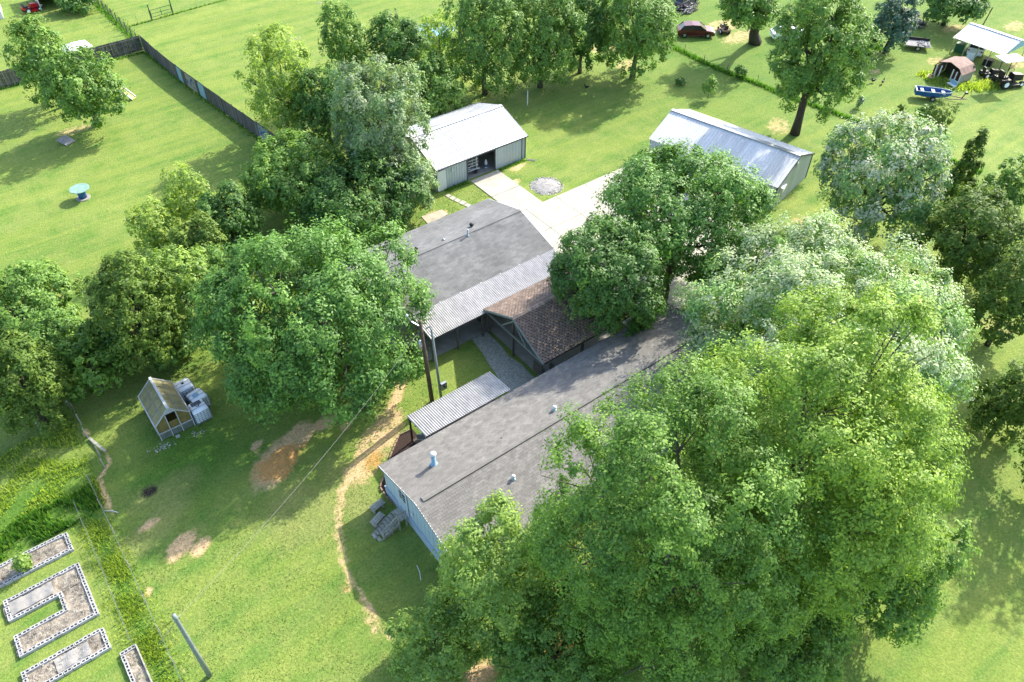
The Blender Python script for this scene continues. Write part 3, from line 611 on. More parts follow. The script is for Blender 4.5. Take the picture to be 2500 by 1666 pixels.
rg_ = random.Random(8); mb = MB()
for _ in range(900):
    x = 22.9+7.6*rg_.random()**.6; t_ = rg_.random()**1.5*.9; y = 29.68-3.32*(1-t_); z = 2.42+1.6*t_+.06; a_ = rg_.uniform(0, 6.28); l_ = rg_.uniform(.03, .07)
    mb.add([(x-l_*math.cos(a_), y-l_*math.sin(a_), z), (x+l_*math.sin(a_), y-l_*math.cos(a_)*.6, z+.01), (x+l_*math.cos(a_), y+l_*math.sin(a_), z+.02), (x-l_*math.sin(a_), y+l_*math.cos(a_)*.6, z)], [(0, 1, 2, 3)], rg_.uniform(.7, 1.6))
mb.build('leaf_litter', mat('dry_leaves', (.42, .27, .14), .9, tint=True), kind='stuff')
# ------------------------------------------------------------------ block beds
def block_mesh(t):
    mb = MB(); X_ = [0, .04, .175, .215, .35, .39]; Y_ = [0, .045, .145, .19]; h = .195
    v = {}; 
    for i, x in enumerate(X_):
        for j, y in enumerate(Y_): v[i, j] = len(mb.v); mb.v.append((x, y, h))
    for i in range(5):
        for j in range(3):
            if (i in (1, 3)) and j == 1: continue
            mb.f.append((v[i, j], v[i+1, j], v[i+1, j+1], v[i, j+1])); mb.t.append(t)
    for i in (1, 3):
        x0, x1, y0, y1 = X_[i], X_[i+1], Y_[1], Y_[2]
        mb.add([(x0, y0, h), (x1, y0, h), (x1, y1, h), (x0, y1, h), (x0, y0, .02), (x1, y0, .02), (x1, y1, .02), (x0, y1, .02)], [(0, 4, 5, 1), (1, 5, 6, 2), (2, 6, 7, 3), (3, 7, 4, 0), (4, 7, 6, 5)], t*.8)
    mb.add([(0, 0, 0), (.39, 0, 0), (.39, .19, 0), (0, .19, 0), (0, 0, h), (.39, 0, h), (.39, .19, h), (0, .19, h)], [(0, 1, 5, 4), (1, 2, 6, 5), (2, 3, 7, 6), (3, 0, 4, 7)], t)
    return mb.mesh('block', M['block'])
BM = [block_mesh(t) for t in (.85, .95, 1., 1.08)]
def bumpy(name, x0, x1, y0, y1, z, amp, m, parent=None, n=.16, seed=0, f=1.):
    rg = random.Random(seed); nx = max(2, int((x1-x0)/n)); ny = max(2, int((y1-y0)/n)); mb = MB(); ph = [rg.uniform(0, 6) for _ in range(6)]
    for j in range(ny+1):
        for i in range(nx+1):
            x = x0+(x1-x0)*i/nx; y = y0+(y1-y0)*j/ny
            mb.v.append((x, y, z+amp*(.4*math.sin(3.1*f*x+ph[0]+1.5*math.sin(2.3*y))+.3*math.sin(5.3*f*y+ph[1]+x)+.6*rg.uniform(-.5, .5))))
    for j in range(ny):
        for i in range(nx): a = j*(nx+1)+i; mb.f.append((a, a+1, a+nx+2, a+nx+1)); mb.t.append(1.)
    return mb.build(name, m, parent, True)
def bed(loc, walls, soils, label, seed):
    root = empty('raised_bed', (*loc, 0), 0, label, 'raised bed', 'concrete block garden beds'); rg = random.Random(seed)
    for (xa, ya), (xb, yb) in walls:
        ln = math.hypot(xb-xa, yb-ya); k = max(1, round(ln/.4)); an = math.atan2(yb-ya, xb-xa); c, s = math.cos(an), math.sin(an)
        for i in range(k):
            d_ = i*ln/k; px, py = xa+c*d_-loc[0], ya+s*d_-loc[1]
            link('block', rg.choice(BM), root, (px+rg.uniform(-.008, .008), py+rg.uniform(-.012, .012), rg.uniform(0, .006)), (0, 0, an+rg.uniform(-.02, .02)))
    for i, (x0, x1, y0, y1) in enumerate(soils): bumpy('soil', x0-loc[0], x1-loc[0], y0-loc[1], y1-loc[1], .09, .07, M['soil'], root, seed=seed+i)
def ring(x0, x1, y0, y1, left=True):
    w_ = [((x0, y0), (x1-.2, y0)), ((x1, y0), (x1, y1-.2)), ((x0+.2, y1-.19), (x1, y1-.19))]
    w_ = [((x0, y0), (x1-.2, y0)), ((x1, y0), (x1, y1-.0)), ((x0, y1-.19), (x1-.2, y1-.19))]
    if left: w_.append(((x0+.0, y1-.2), (x0+.0, y0+.2)))
    return w_
bed((-8.5, 33.2), [((-12.2, 32.5), (-5.6, 32.5)), ((-5.4, 32.5), (-5.4, 33.9)), ((-12.2, 33.71), (-5.6, 33.71))], [(-12.2, -5.58, 32.66, 33.74)], 'concrete block bed nearest the tall grass, with a leafy plant in it', 1)
bx = [((-9.2, 27.8), (-5.6, 27.8)), ((-5.4, 27.8), (-5.4, 31.5)), ((-9.2, 31.31), (-5.6, 31.31)), ((-9.22, 28.99), (-9.22, 27.8)), ((-9.22, 31.5), (-9.22, 30.1)),
      ((-9.2, 28.95), (-6.8, 28.95)), ((-9.2, 30.1), (-6.8, 30.1)), ((-6.6, 28.95), (-6.6, 30.3))]
bx[3] = ((-9.2, 27.8), (-9.2, 29.14)); bx[4] = ((-9.2, 30.1), (-9.2, 31.5))
bx[3] = ((-9.2, 29.14), (-9.2, 27.8)); bx[4] = ((-9.2, 31.5), (-9.2, 30.1)); 
bed((-7.3, 29.6), bx, [(-9.3, -5.58, 27.95, 29.0), (-9.3, -5.58, 30.25, 31.34), (-6.65, -5.58, 28.9, 30.3)], 'large C shaped concrete block bed wrapped round a strip of grass', 2)
bed((-7.5, 26.2), [((-9.35, 25.6), (-5.6, 25.6)), ((-5.45, 25.6), (-5.45, 26.95)), ((-9.35, 26.76), (-5.6, 26.76)), ((-9.35, 26.95), (-9.35, 25.6))], [(-9.4, -5.6, 25.75, 26.8)], 'straight concrete block bed at the bottom left, below the C shaped bed', 3)
bed((-4.9, 23.5), [((-5.2, 24.84), (-4.5, 24.84)), ((-5.02, 20.8), (-5.02, 24.8))], [(-5.1, -4.42, 20.8, 24.9)], 'narrow concrete block bed closed by a grey board, beside the garden wire', 4)
MB().beam((-4.4, 20.8, .12), (-4.42, 25.0, .12), .05, .24).build('side_board', M['wood'], [o for o in bpy.data.objects if o.get('label', '').startswith('narrow concrete')][0], loc=(4.9, -23.5, 0))
for (a, lb) in (((-12, -9.0, 32.75, 33.65, .17), 'pale crumpled ground cloth at the left end of the upper block bed'), ((-9, -6.9, 30.4, 31.2, .17), 'pale crumpled ground cloth covering the upper arm of the C shaped bed'), ((-7.9, -6.3, 25.85, 26.65, .16), 'smooth pale sheet in the middle of the straight bed')):
    o = bumpy('ground_cloth', *a[:4], a[4], .07, M['tarp'], None, .09, seed=len(lb), f=2.5); tag(o, lb, 'ground cloth', 'ground cloths in the beds')
# dead brush lying in the beds
for k, (x0, x1, y0, y1) in enumerate(((-6.4, -5.6, 28.2, 31.1), (-9, -6.8, 28.1, 28.8), (-8.9, -5.8, 32.8, 33.6), (-9.2, -5.8, 25.9, 26.7), (-4.95, -4.5, 21.5, 24.6))):
    mb = MB(); rg = random.Random(k)
    for _ in range(int(70*(x1-x0)*(y1-y0))+20):
        x, y = rg.uniform(x0, x1), rg.uniform(y0, y1); a_ = rg.uniform(0, 6.3); l_ = rg.uniform(.06, .2)
        mb.tube([(x, y, .14), (x+l_*math.cos(a_), y+l_*math.sin(a_), .15+rg.uniform(0, .06))], .007, 3, False, rg.uniform(.8, 1.6))
    tag(mb.build('dead_stems', M['wood']), None, None, None, 'stuff')

# ------------------------------------------------------------------ long grass
def grass(name, pts, h, m, wd=.03, seed=1, lean=.5):
    rg = np.random.default_rng(seed); n = len(pts); a = rg.random(n)*6.283; hh = h*(.5+.9*rg.random(n)); b = rg.random(n)*6.283; le = lean*hh*rg.random(n)
    P = np.zeros((n, 3, 3)); P[:, 0, 0] = pts[:, 0]-wd*np.cos(a); P[:, 0, 1] = pts[:, 1]-wd*np.sin(a); P[:, 1, 0] = pts[:, 0]+wd*np.cos(a); P[:, 1, 1] = pts[:, 1]+wd*np.sin(a)
    P[:, 2, 0] = pts[:, 0]+le*np.cos(b); P[:, 2, 1] = pts[:, 1]+le*np.sin(b); P[:, 2, 2] = hh
    me = bpy.data.meshes.new(name); me.vertices.add(n*3); me.vertices.foreach_set('co', P.ravel()); me.loops.add(n*3); me.loops.foreach_set('vertex_index', np.arange(n*3))
    me.polygons.add(n); me.polygons.foreach_set('loop_start', np.arange(0, n*3, 3)); me.update(calc_edges=True)
    me.attributes.new('tint', 'FLOAT', 'FACE').data.foreach_set('value', rg.random(n)); me.materials.append(m)
    return link(name, me, kind='stuff')
rg = np.random.default_rng(3)
def strip(P_, wd, dens):
    out = []
    for (x0, y0), (x1, y1) in zip(P_[:-1], P_[1:]):
        ln = math.hypot(x1-x0, y1-y0); n = int(ln*wd*dens); t = rg.random(n); o = rg.normal(0, wd*.4, n); nx, ny = -(y1-y0)/ln, (x1-x0)/ln
        out.append(np.stack([x0+(x1-x0)*t+nx*o, y0+(y1-y0)*t+ny*o], 1))
    return np.vstack(out)
def clumpy(p, k=.45): 
    v = np.sin(p[:, 0]*1.9+2*np.sin(p[:, 1]*1.1))+np.sin(p[:, 1]*2.3+1.7*np.sin(p[:, 0]*1.3)); return p[rg.random(len(p)) < np.clip(.55+k*v*.5, .05, 1)]
garden = [(-3.95, 21), (-3.95, 26), (-4.0, 30), (-4.0, 34.5)]
grass('tall_grass', clumpy(strip(garden, 1.15, 620)), .2, M['grassb'], .03, 1)
p = np.stack([rg.uniform(-15, -3.0, 16000), rg.uniform(34.2, 42.4, 16000)], 1); p = p[(p[:, 1] > 34.6)&(p[:, 1] < 42.8+.55*(p[:, 0]+3)*.35)]
grass('tall_grass', clumpy(p, .8), .22, M['grassb'], .045, 2)
p = np.stack([rg.uniform(-13, -3.4, 6500), rg.uniform(34.2, 36.4, 6500)], 1); grass('weeds', clumpy(p, 1.), .42, M['grassd'], .06, 3)
p = np.stack([rg.uniform(-10, 34, 150000), rg.uniform(13, 50, 150000)], 1); keep = ~((p[:, 0] > 10)&(p[:, 1] < 44)&(p[:, 1] > 17)&(p[:, 0] > 17.5))&~((p[:, 0] > 10)&(p[:, 1] < 25.7)&(p[:, 1] > 17.3))&~((p[:, 0] < -4.4)&(p[:, 1] < 34))
grass('lawn_tufts', clumpy(p[keep], .5)[:60000], .055, M['lawnb'], .028, 4, lean=1.2)
fl = [(69.8, 61), (69.5, 54.7), (69.6, 51.3), (70.2, 47.5), (70.3, 44.1), (71.3, 38.5), (71.7, 35.7), (72.4, 23)]
grass('fence_grass', strip(fl, .5, 260), .32, M['grassd'], .06, 5)
grass('fence_grass', strip([(22.2, 62), (20.9, 75), (20, 84), (19.2, 95.3), (5, 95.1), (-12, 94.8)], .35, 120), .22, M['grassd'], .06, 6)
grass('fence_grass', strip([(19.4, 97), (19.5, 104), (19.3, 114), (19.2, 118)], .8, 150), .25, M['grassd'], .06, 7)
grass('fence_grass', strip([(19.5, 103.8), (32, 105.2), (46, 106.8)], .25, 120), .2, M['grassd'], .06, 8)
grass('edge_grass', strip([(31, 50.2), (33.4, 50.2)], .4, 500), .2, M['grassd'], .03, 9)
grass('edge_grass', strip([(36.9, 50.1), (40, 50.1)], .25, 500), .16, M['grassd'], .03, 10)
grass('weeds', strip([(87.2, 38.2), (86.6, 35), (88.2, 32.8), (92, 31.3)], 1.3, 160), .35, M['grassb'], .06, 11)

# ------------------------------------------------------------------ fences
def wire_fence(P_, label, h=1.1, sp=2.6, m='woodd', r_=.045, cap=None, wires=3, name='wire_fence', wm='wood', lean=.03):
    root = empty(name, (P_[0][0], P_[0][1], 0), 0, label, 'fence'); rg = random.Random(len(label)); ox, oy = P_[0]; tops = []
    for (x0, y0), (x1, y1) in zip(P_[:-1], P_[1:]):
        ln = math.hypot(x1-x0, y1-y0); k = max(1, round(ln/sp))
        for i in range(k): tops.append((x0+(x1-x0)*i/k-ox, y0+(y1-y0)*i/k-oy))
    tops.append((P_[-1][0]-ox, P_[-1][1]-oy))
    for x, y in tops:
        o = MB().tube([(x, y, 0), (x+rg.uniform(-lean, lean), y+rg.uniform(-lean, lean), h)], r_, 6).build('post', M[m], root)
        if cap: MB().lathe([(r_*1.8, h), (r_*2.2, h+.03), (r_*1.5, h+.09)], 8, (x, y)).build('insulator', M[cap], root)
    for w_ in range(wires):
        z = h*(.96-.3*w_); MB().tube([(x, y, z) for x, y in tops], .005, 3, False).build('wire', M[wm], root)
    return root
wire_fence([(-2.55, 43.1), (-2.5, 40.3), (-2.3, 38.4), (-2.35, 37.2)], 'short wire fence run beside the greenhouse lawn, with a fallen board', .9, 1.6, 'wood')
wire_fence([(-3.35, 36.7), (-3.3, 32.3), (-3.25, 27), (-3.2, 21)], 'wire fence dividing the long lawn from the garden strip', .75, 2.4, 'wood', .03)
wire_fence([(-4.5, 35.5), (-4.5, 30), (-4.55, 25.2)], 'inner garden wire fence next to the block beds', .6, 1.8, 'steel', .015)
wire_fence([(-2.7, 43.3), (-4.7, 42.6), (-7.3, 41.9), (-10.2, 41.4), (-13, 41)], 'electric fence with white capped posts at the thicket edge', .8, 3., 'wood', .03, 'white', 2)
wire_fence(fl, 'low dark wire fence across the right hand pasture', 1.0, 3.6, 'woodd', .03)
wire_fence([(19.45, 96.2), (19.4, 100), (19.4, 104), (19.35, 109), (19.1, 116)], 'rustic post and wire fence behind the board fence corner', 1.35, 2., 'woodd', .07)
wire_fence([(19.6, 103.8), (23.0, 104.2)], 'short pasture wire fence left of the green gate', 1.2, 1.8, 'steel', .02)
wire_fence([(25.95, 104.5), (32.4, 105.2), (46, 106.8), (62, 108.5)], 'long pasture wire fence right of the green gate', 1.2, 2.7, 'steel', .02)
g = empty('field_gate', (23.1, 104.2, 0), math.atan2(.3, 2.8), 'dark green tubular field gate between two posts', 'gate')
for x in (0, 2.82): MB().tube([(x, 0, 0), (x, 0, 1.9)], .07, 8).build('gate_post', M['green'], g)
for z in (.35, .75, 1.2): MB().tube([(.1, 0, z), (2.72, 0, z)], .03, 6).build('gate_rail', M['green'], g)
for x in (.1, 1.4, 2.72): MB().tube([(x, 0, .35), (x, 0, 1.2)], .03, 6).build('gate_stile', M['green'], g)
def board_fence(P_, label, side, odd=None):
    root = empty('board_fence', (P_[0][0], P_[0][1], 0), 0, label, 'fence'); rg = random.Random(5); ox, oy = P_[0]; idx = 0
    for (x0, y0), (x1, y1) in zip(P_[:-1], P_[1:]):
        ln = math.hypot(x1-x0, y1-y0); k = round(ln/2.4); an = math.atan2(y1-y0, x1-x0)
        for i in range(k):
            e = empty('fence_panel', (x0+(x1-x0)*i/k-ox, y0+(y1-y0)*i/k-oy, 0), an+rg.uniform(-.01, .01)); e.parent = root; L_ = ln/k
            kind = (odd or {}).get(idx); mb = MB(); n = int(L_/.15); hh = 1.78+rg.uniform(-.07, .07)
            for j in range(n):
                x = j*L_/n; t = rg.uniform(.6, 1.5) if not kind else 1.; ang = rg.uniform(-.01, .01)
                mb.add([(x+.004, 0, .03), (x+L_/n-.006, 0, .03), (x+L_/n-.006, .02, .03), (x+.004, .02, .03)]+[(x+ang+.004, 0, hh+rg.uniform(-.05, .05)), (x+ang+L_/n-.006, 0, hh), (x+ang+L_/n-.006, .02, hh), (x+ang+.004, .02, hh)],
                       [(3, 2, 1, 0), (4, 5, 6, 7), (0, 1, 5, 4), (1, 2, 6, 5), (2, 3, 7, 6), (3, 0, 4, 7)], t)
            o = mb.build('pickets', M['woodg'], e, kind='stuff')
            for z in (.35, 1.0, 1.5) if side > 0 else (.35, 1.4):
                y = -.03 if side > 0 else .05; MB().box((0, y-.025, z), (L_, y+.02, z+.09), 1.6).build('rail', M['woodg'], e)
            MB().box((-.05, -.09 if side > 0 else .03, 0), (.05, 0 if side > 0 else .13, 1.75), 1.2).build('fence_post', M['woodg'], e)
            if kind:
                f = 0.3 if kind[1] < 1 else 0; MB().box((f, -.035, .2), (f+min(kind[1]*2.2, L_-f-.05), -.012, 1.7)).build('painted_board', M[kind[0]], e)
                if kind[2]:
                    r2 = random.Random(idx); mb = MB()
                    for _ in range(9):
                        x, z = r2.uniform(f+.2, f+kind[1]*2-.1), r2.uniform(.5, 1.5); mb.box((x-.14, -.05, z-.12), (x+.14, -.037, z+.1))
                    mb.build('blue_splashes', M[kind[2]], e, kind='stuff')
            idx += 1
    return root
board_fence([(-14, 94.6), (5.1, 95.2), (19.3, 95.9)], 'weathered grey board fence crossing the far end of the left lawn', 1)
board_fence([(19.35, 95.9), (19.67, 88.3), (20.06, 83.5), (20.6, 78.3), (21.35, 71.4), (22.2, 63.5), (22.9, 58.8)], 'long dark board fence between left lawn and pasture, with some painted boards', -1, {4: ('bluel', .5, None), 5: ('tarp', 1, 'blue'), 6: ('bluel', .6, None), 11: ('poleg', .9, 'blue'), 13: ('poleg', .9, 'blue')})
q = MB().beam((-2.45, 40.1, .12), (-1.95, 38.3, .25), .16, .1).build('fallen_board', M['wood']); tag(q, 'grey fallen board leaning along the wire fence near the greenhouse', 'board')
for (a, b_, lb) in (((-3.3, 34.1), (-2.7, 33.5), 'thin pale branch lying across the garden wire'), ((9.2, 20.3), (8.9, 19.4), 'thin white stick in the shaded grass before the blue wall')):
    tag(MB().tube([(*a, .05), ((a[0]+b_[0])/2+.05, (a[1]+b_[1])/2, .12), (*b_, .06)], .02, 5).build('stick', M['white']), lb, 'stick')

# ------------------------------------------------------------------ greenhouse and tanks
gh = empty('greenhouse', (1.12, 37.25, 0), 0, 'small gabled greenhouse with amber panels and slatted base', 'greenhouse')
GWd, GL, GEz, GRz, BZ = 2.1, 3.15, 1.35, 2.35, .62
def slats(x0, x1, z0, z1, y, parent, nm='base_slat', n=5):
    for i in range(n): z = z0+(z1-z0)*i/n; MB().box((x0, y-.025, z+.015), (x1, y, z+(z1-z0)/n-.02)).build(nm, M['steel'], parent)
for x0, x1 in ((.06, .68), (.78, 1.32), (1.42, 2.04)): slats(x0, x1, .06, BZ, .0, gh)
for x in (0, GWd): MB().box((x-.02, .02, .04), (x+.02, GL, BZ)).build('base_wall', M['wall_d'], gh)
MB().box((0, GL-.04, .04), (GWd, GL, BZ)).build('base_wall', M['wall_d'], gh)
for x in (.0, .72, 1.37, 2.1):
    zt = GEz+(GRz-GEz)*(1-abs(x-1.05)/1.05)
    for y in (0, GL): MB().box((x-.03, y-.03, 0), (x+.03, y+.03, zt-.02)).build('upright', M['frame'], gh)
for y in (-.02, GL+.02):
    for s_ in (0, GWd): MB().beam((s_, y, GEz), (1.05, y, GRz), .05, .06).build('rafter', M['frame'], gh)
    MB().beam((0, y, BZ), (GWd, y, BZ), .05, .05).build('sill', M['frame'], gh)
MB().beam((1.05, -.08, GRz+.03), (1.05, GL+.08, GRz+.03), .16, .05).build('ridge_cap', M['frame'], gh)
for x in (-.04, GWd+.04): MB().beam((x, -.04, GEz-.02), (x, GL+.04, GEz-.02), .06, .06).beam((x, 0, BZ), (x, GL, BZ), .05, .05).build('gutter', M['frame'], gh)
nb_ = 4
for s_ in (0, 1):
    for i in range(nb_):
        y0, y1 = i*GL/nb_+.03, (i+1)*GL/nb_-.03; xa, xb = (0, 1.05) if s_ == 0 else (GWd, 1.05)
        n = [(xa, y0, GEz), (xa, y1, GEz), (xb, y1, GRz), (xb, y0, GRz)]
        MB().add(n+[(a, b, c-.012) for a, b, c in n], [(0, 1, 2, 3) if s_ else (3, 2, 1, 0), (4, 5, 6, 7), (0, 4, 5, 1), (1, 5, 6, 2), (2, 6, 7, 3), (3, 7, 4, 0)]).build('roof_pane', M['poly'], gh)
        MB().add([(xa, y0, BZ+.04), (xa, y1, BZ+.04), (xa, y1, GEz-.05), (xa, y0, GEz-.05)]+[(xa+.01, y0, BZ+.04), (xa+.01, y1, BZ+.04), (xa+.01, y1, GEz-.05), (xa+.01, y0, GEz-.05)], [(0, 1, 2, 3), (7, 6, 5, 4), (0, 4, 5, 1), (2, 6, 7, 3)]).build('side_pane', M['polyin'], gh)
    for i in range(1, nb_):
        y = i*GL/nb_; xa = 0 if s_ == 0 else GWd; MB().beam((xa, y, GEz+.01), (1.05, y, GRz+.01), .035, .03).build('glazing_bar', M['steel'], gh)
    xm = .52 if s_ == 0 else GWd-.52
    MB().beam((xm, 0, (GEz+GRz)/2+.015), (xm, GL, (GEz+GRz)/2+.015), .03, .025).build('purlin', M['steel'], gh)
MB().add([(.6, .0, 1.92), (1.5, .0, 1.92), (1.05, .0, 2.28), (.6, .02, 1.92), (1.5, .02, 1.92), (1.05, .02, 2.28)], [(0, 1, 2), (5, 4, 3), (0, 3, 4, 1), (1, 4, 5, 2), (2, 5, 3, 0)]).build('gable_panel', M['frame'], gh)
for x0, x1 in ((.05, .68), (1.41, 2.05)):
    z0, z1 = (GEz+(GRz-GEz)*(1-abs(x-1.05)/1.05)-.08 for x in (x0, x1)); MB().add([(x0, .01, BZ+.04), (x1, .01, BZ+.04), (x1, .01, z1), (x0, .01, z0), (x0, .025, BZ+.04), (x1, .025, BZ+.04), (x1, .025, z1), (x0, .025, z0)], [(0, 1, 2, 3), (7, 6, 5, 4), (1, 5, 6, 2), (0, 3, 7, 4)]).build('front_pane', M['polyin'], gh)
MB().box((.78, -.01, BZ+.04), (1.32, .005, 1.25)).build('door_pane', M['polyin'], gh)
MB().box((.1, .3, .0), (2.0, GL-.1, .5)).build('plant_bench', M['polyin'], gh)
q = MB().box((.0, .0, 0), (.25, .18, .08)).build('loose_block', M['block'], loc=(1.9, 36.9, 0)); tag(q, 'pale broken block in front of the greenhouse door', 'block')
def tote(x, y, rz, label, lid=0):
    t = empty('water_tote', (x, y, 0), rz, label, 'water tank', 'caged water totes by the greenhouse')
    for yy in (-.4, 0, .4): MB().box((-.5, yy-.05, 0), (.5, yy+.05, .1)).build('pallet_runner', M['steel'], t)
    MB().box((-.5, -.52, .1), (.5, .52, .13)).build('pallet_deck', M['steel'], t)
    mb = MB(); prof = [(-.47, -.49, .14), (-.49, -.51, .2), (-.49, -.51, 1.02), (-.44, -.46, 1.1)]; rings = []
    for (xx, yy, zz) in prof:
        cx_, cy_ = -xx, -yy; c_ = .08; mb.v += [(-cx_+c_, -cy_, zz), (cx_-c_, -cy_, zz), (cx_, -cy_+c_, zz), (cx_, cy_-c_, zz), (cx_-c_, cy_, zz), (-cx_+c_, cy_, zz), (-cx_, cy_-c_, zz), (-cx_, -cy_+c_, zz)]
    for i in range(3):
        for k in range(8): mb.f.append((i*8+k, i*8+(k+1) % 8, (i+1)*8+(k+1) % 8, (i+1)*8+k)); mb.t.append(1.)
    mb.f.append(tuple(range(24, 32))); mb.t.append(1.); mb.build('tank', M['tank'], t, True)
    cg = MB()
    for z in (.2, .36, .52, .68, .84, 1.0): cg.tube([(-.52, -.54, z), (.52, -.54, z), (.52, .54, z), (-.52, .54, z), (-.52, -.54, z)], .014, 4, False)
    for k in range(6):
        u_ = -.5+k*.2; cg.tube([(u_, -.54, .12), (u_, -.54, 1.04)], .013, 4, False); cg.tube([(u_, .54, .12), (u_, .54, 1.04)], .013, 4, False)
        u_ = -.52+k*.208; cg.tube([(-.52, u_, .12), (-.52, u_, 1.04)], .013, 4, False); cg.tube([(.52, u_, .12), (.52, u_, 1.04)], .013, 4, False)
    for yy in (-.17, .17): cg.tube([(-.52, yy, 1.06), (-.45, yy, 1.13), (.45, yy, 1.13), (.52, yy, 1.06)], .016, 4, False)
    cg.build('cage', M['cage'], t, kind='stuff')
    if lid == 1: MB().lathe([(.2, 1.1), (.2, 1.15), (.14, 1.17)], 16, (-.05, .0)).build('lid', M['bluel'], t)
    elif lid == 2: MB().box((-.3, .1, 1.1), (.3, .42, 1.13)).tube([(-.1, 0, 1.14), (.05, -.1, 1.17), (.2, .15, 1.2)], .03, 5).build('hose', M['wall_d'], t)
    else: MB().lathe([(.08, 1.1), (.08, 1.15)], 12, (0, .1)).build('lid', M['blackm'], t)
tote(3.78, 40.0, R(4), 'caged white water tote at the back, behind the greenhouse corner'); tote(4.12, 38.6, R(12), 'caged white water tote with a round pale blue lid, middle of the three', 1)
o_ = tote(3.83, 37.62, R(4), 'caged white water tote with a dark hose on top, nearest the greenhouse front', 2)

# ------------------------------------------------------------------ lawn things on the left
c = G(200, 478, 0); s_ = empty('spool_table', (4.95, 68.3, 0), 0, 'big cable spool table with pale green top and blue core on the left lawn', 'table')
MB().lathe([(.6, 0), (.6, .07)], 20).build('base', M['tarp'], s_); MB().lathe([(.34, .07), (.34, .92)], 16).build('core', M['blue'], s_, True); MB().lathe([(.82, .92), (.82, .99)], 24).build('table_top', mat('sage_top', (.20, .33, .28), .7), s_)
q = MB().add([(-.55, -.65, .05), (.55, -.65, .05), (.55, .65, .32), (-.55, .65, .32), (-.55, -.65, .1), (.55, -.65, .1), (.55, .65, .37), (-.55, .65, .37)], [(3, 2, 1, 0), (4, 5, 6, 7), (0, 1, 5, 4), (1, 2, 6, 5), (2, 3, 7, 6), (3, 0, 4, 7)]).build('ramp_board', M['stone'], loc=(6.4, 79.2, 0), rot=(0, 0, .5)); tag(q, 'grey tilted board lying by the forked tree', 'board')
sl_ = empty('play_slide', (14.0, 85.0, 0), .6, 'small yellow and pale play slide behind the forked tree', 'slide')
MB().add([(-.3, -.9, .05), (.3, -.9, .05), (.3, .5, 1.0), (-.3, .5, 1.0), (-.3, -.9, .12), (.3, -.9, .12), (.3, .5, 1.07), (-.3, .5, 1.07)], [(3, 2, 1, 0), (4, 5, 6, 7), (0, 1, 5, 4), (1, 2, 6, 5), (2, 3, 7, 6), (3, 0, 4, 7)]).build('chute', M['yellow'], sl_)
for x in (-.33, .33): MB().beam((x, -.9, .18), (x, .5, 1.13), .05, .14).build('side_rail', M['tank'], sl_); MB().box((x-.04, .5, 0), (x+.04, .85, 1.1)).build('ladder_side', M['yellow'], sl_)
for z in (.25, .5, .75, 1.0): MB().box((-.3, .6, z), (.3, .7, z+.05)).build('rung', M['tank'], sl_)
for (x, y, w_, l_, lb) in ((12.6, 97.4, 3.2, 2.4, 'bright white canopy behind the forked tree and board fence'), (8.6, 96.9, 2.2, 1.8, 'smaller white canopy glimpsed through the forked tree')):
    cn = empty('white_canopy', (x, y, 0), .1, lb, 'canopy'); MB().add([(-w_/2, -l_/2, 1.6), (w_/2, -l_/2, 1.6), (w_/2, l_/2, 1.6), (-w_/2, l_/2, 1.6), (0, 0, 2.15), (0, 0, 1.9)], [(0, 1, 4), (1, 2, 4), (2, 3, 4), (3, 0, 4), (1, 0, 5), (2, 1, 5), (3, 2, 5), (0, 3, 5)]).build('cover', M['white'], cn)
    for a_ in (-1, 1):
        for b_ in (-1, 1): MB().tube([(a_*w_*.48, b_*l_*.48, 0), (a_*w_*.48, b_*l_*.48, 1.6)], .03, 6).build('pole', M['steel'], cn)
q = empty('white_shed', (6.2, 118.2, 0), R(-8), 'corner of a white shed cut by the top left corner of the photo', 'shed')
MB().box((-2.6, -2.2, 0), (2.6, 2.2, 2.1)).build('wall', M['metal_w'], q); MB().add([(-2.8, -2.4, 2.1), (2.8, -2.4, 2.1), (2.8, 2.4, 2.1), (-2.8, 2.4, 2.1), (-2.8, 0, 2.9), (2.8, 0, 2.9)], [(0, 1, 5, 4), (2, 3, 4, 5), (0, 4, 3), (1, 2, 5), (3, 2, 1, 0)]).build('roof', M['metal_c'], q)
q = empty('open_shed', (15.6, 118.0, 0), R(-3), 'open fronted metal shed with pale blue side at the top left edge', 'shed')
MB().box((.9, -2.6, 0), (1.0, 2.4, 2.2)).build('side_wall', M['bluel'], q); MB().box((.88, -2.72, 0), (1.02, -2.6, 2.2)).build('corner_trim', M['white'], q); MB().box((-2.6, -2.4, 0), (-2.5, 2.4, 2.2)).build('side_wall', M['metal_w'], q)
MB().box((-2.5, 2.3, 0), (.9, 2.4, 2.2)).build('rear_wall', M['metal_w'], q); MB().box((-2.8, -2.8, 2.2), (1.2, 2.6, 2.3)).build('roof', M['metal_c'], q); MB().box((-.5, -2.45, 0), (-.38, -2.35, 2.2)).build('post', M['wood'], q)

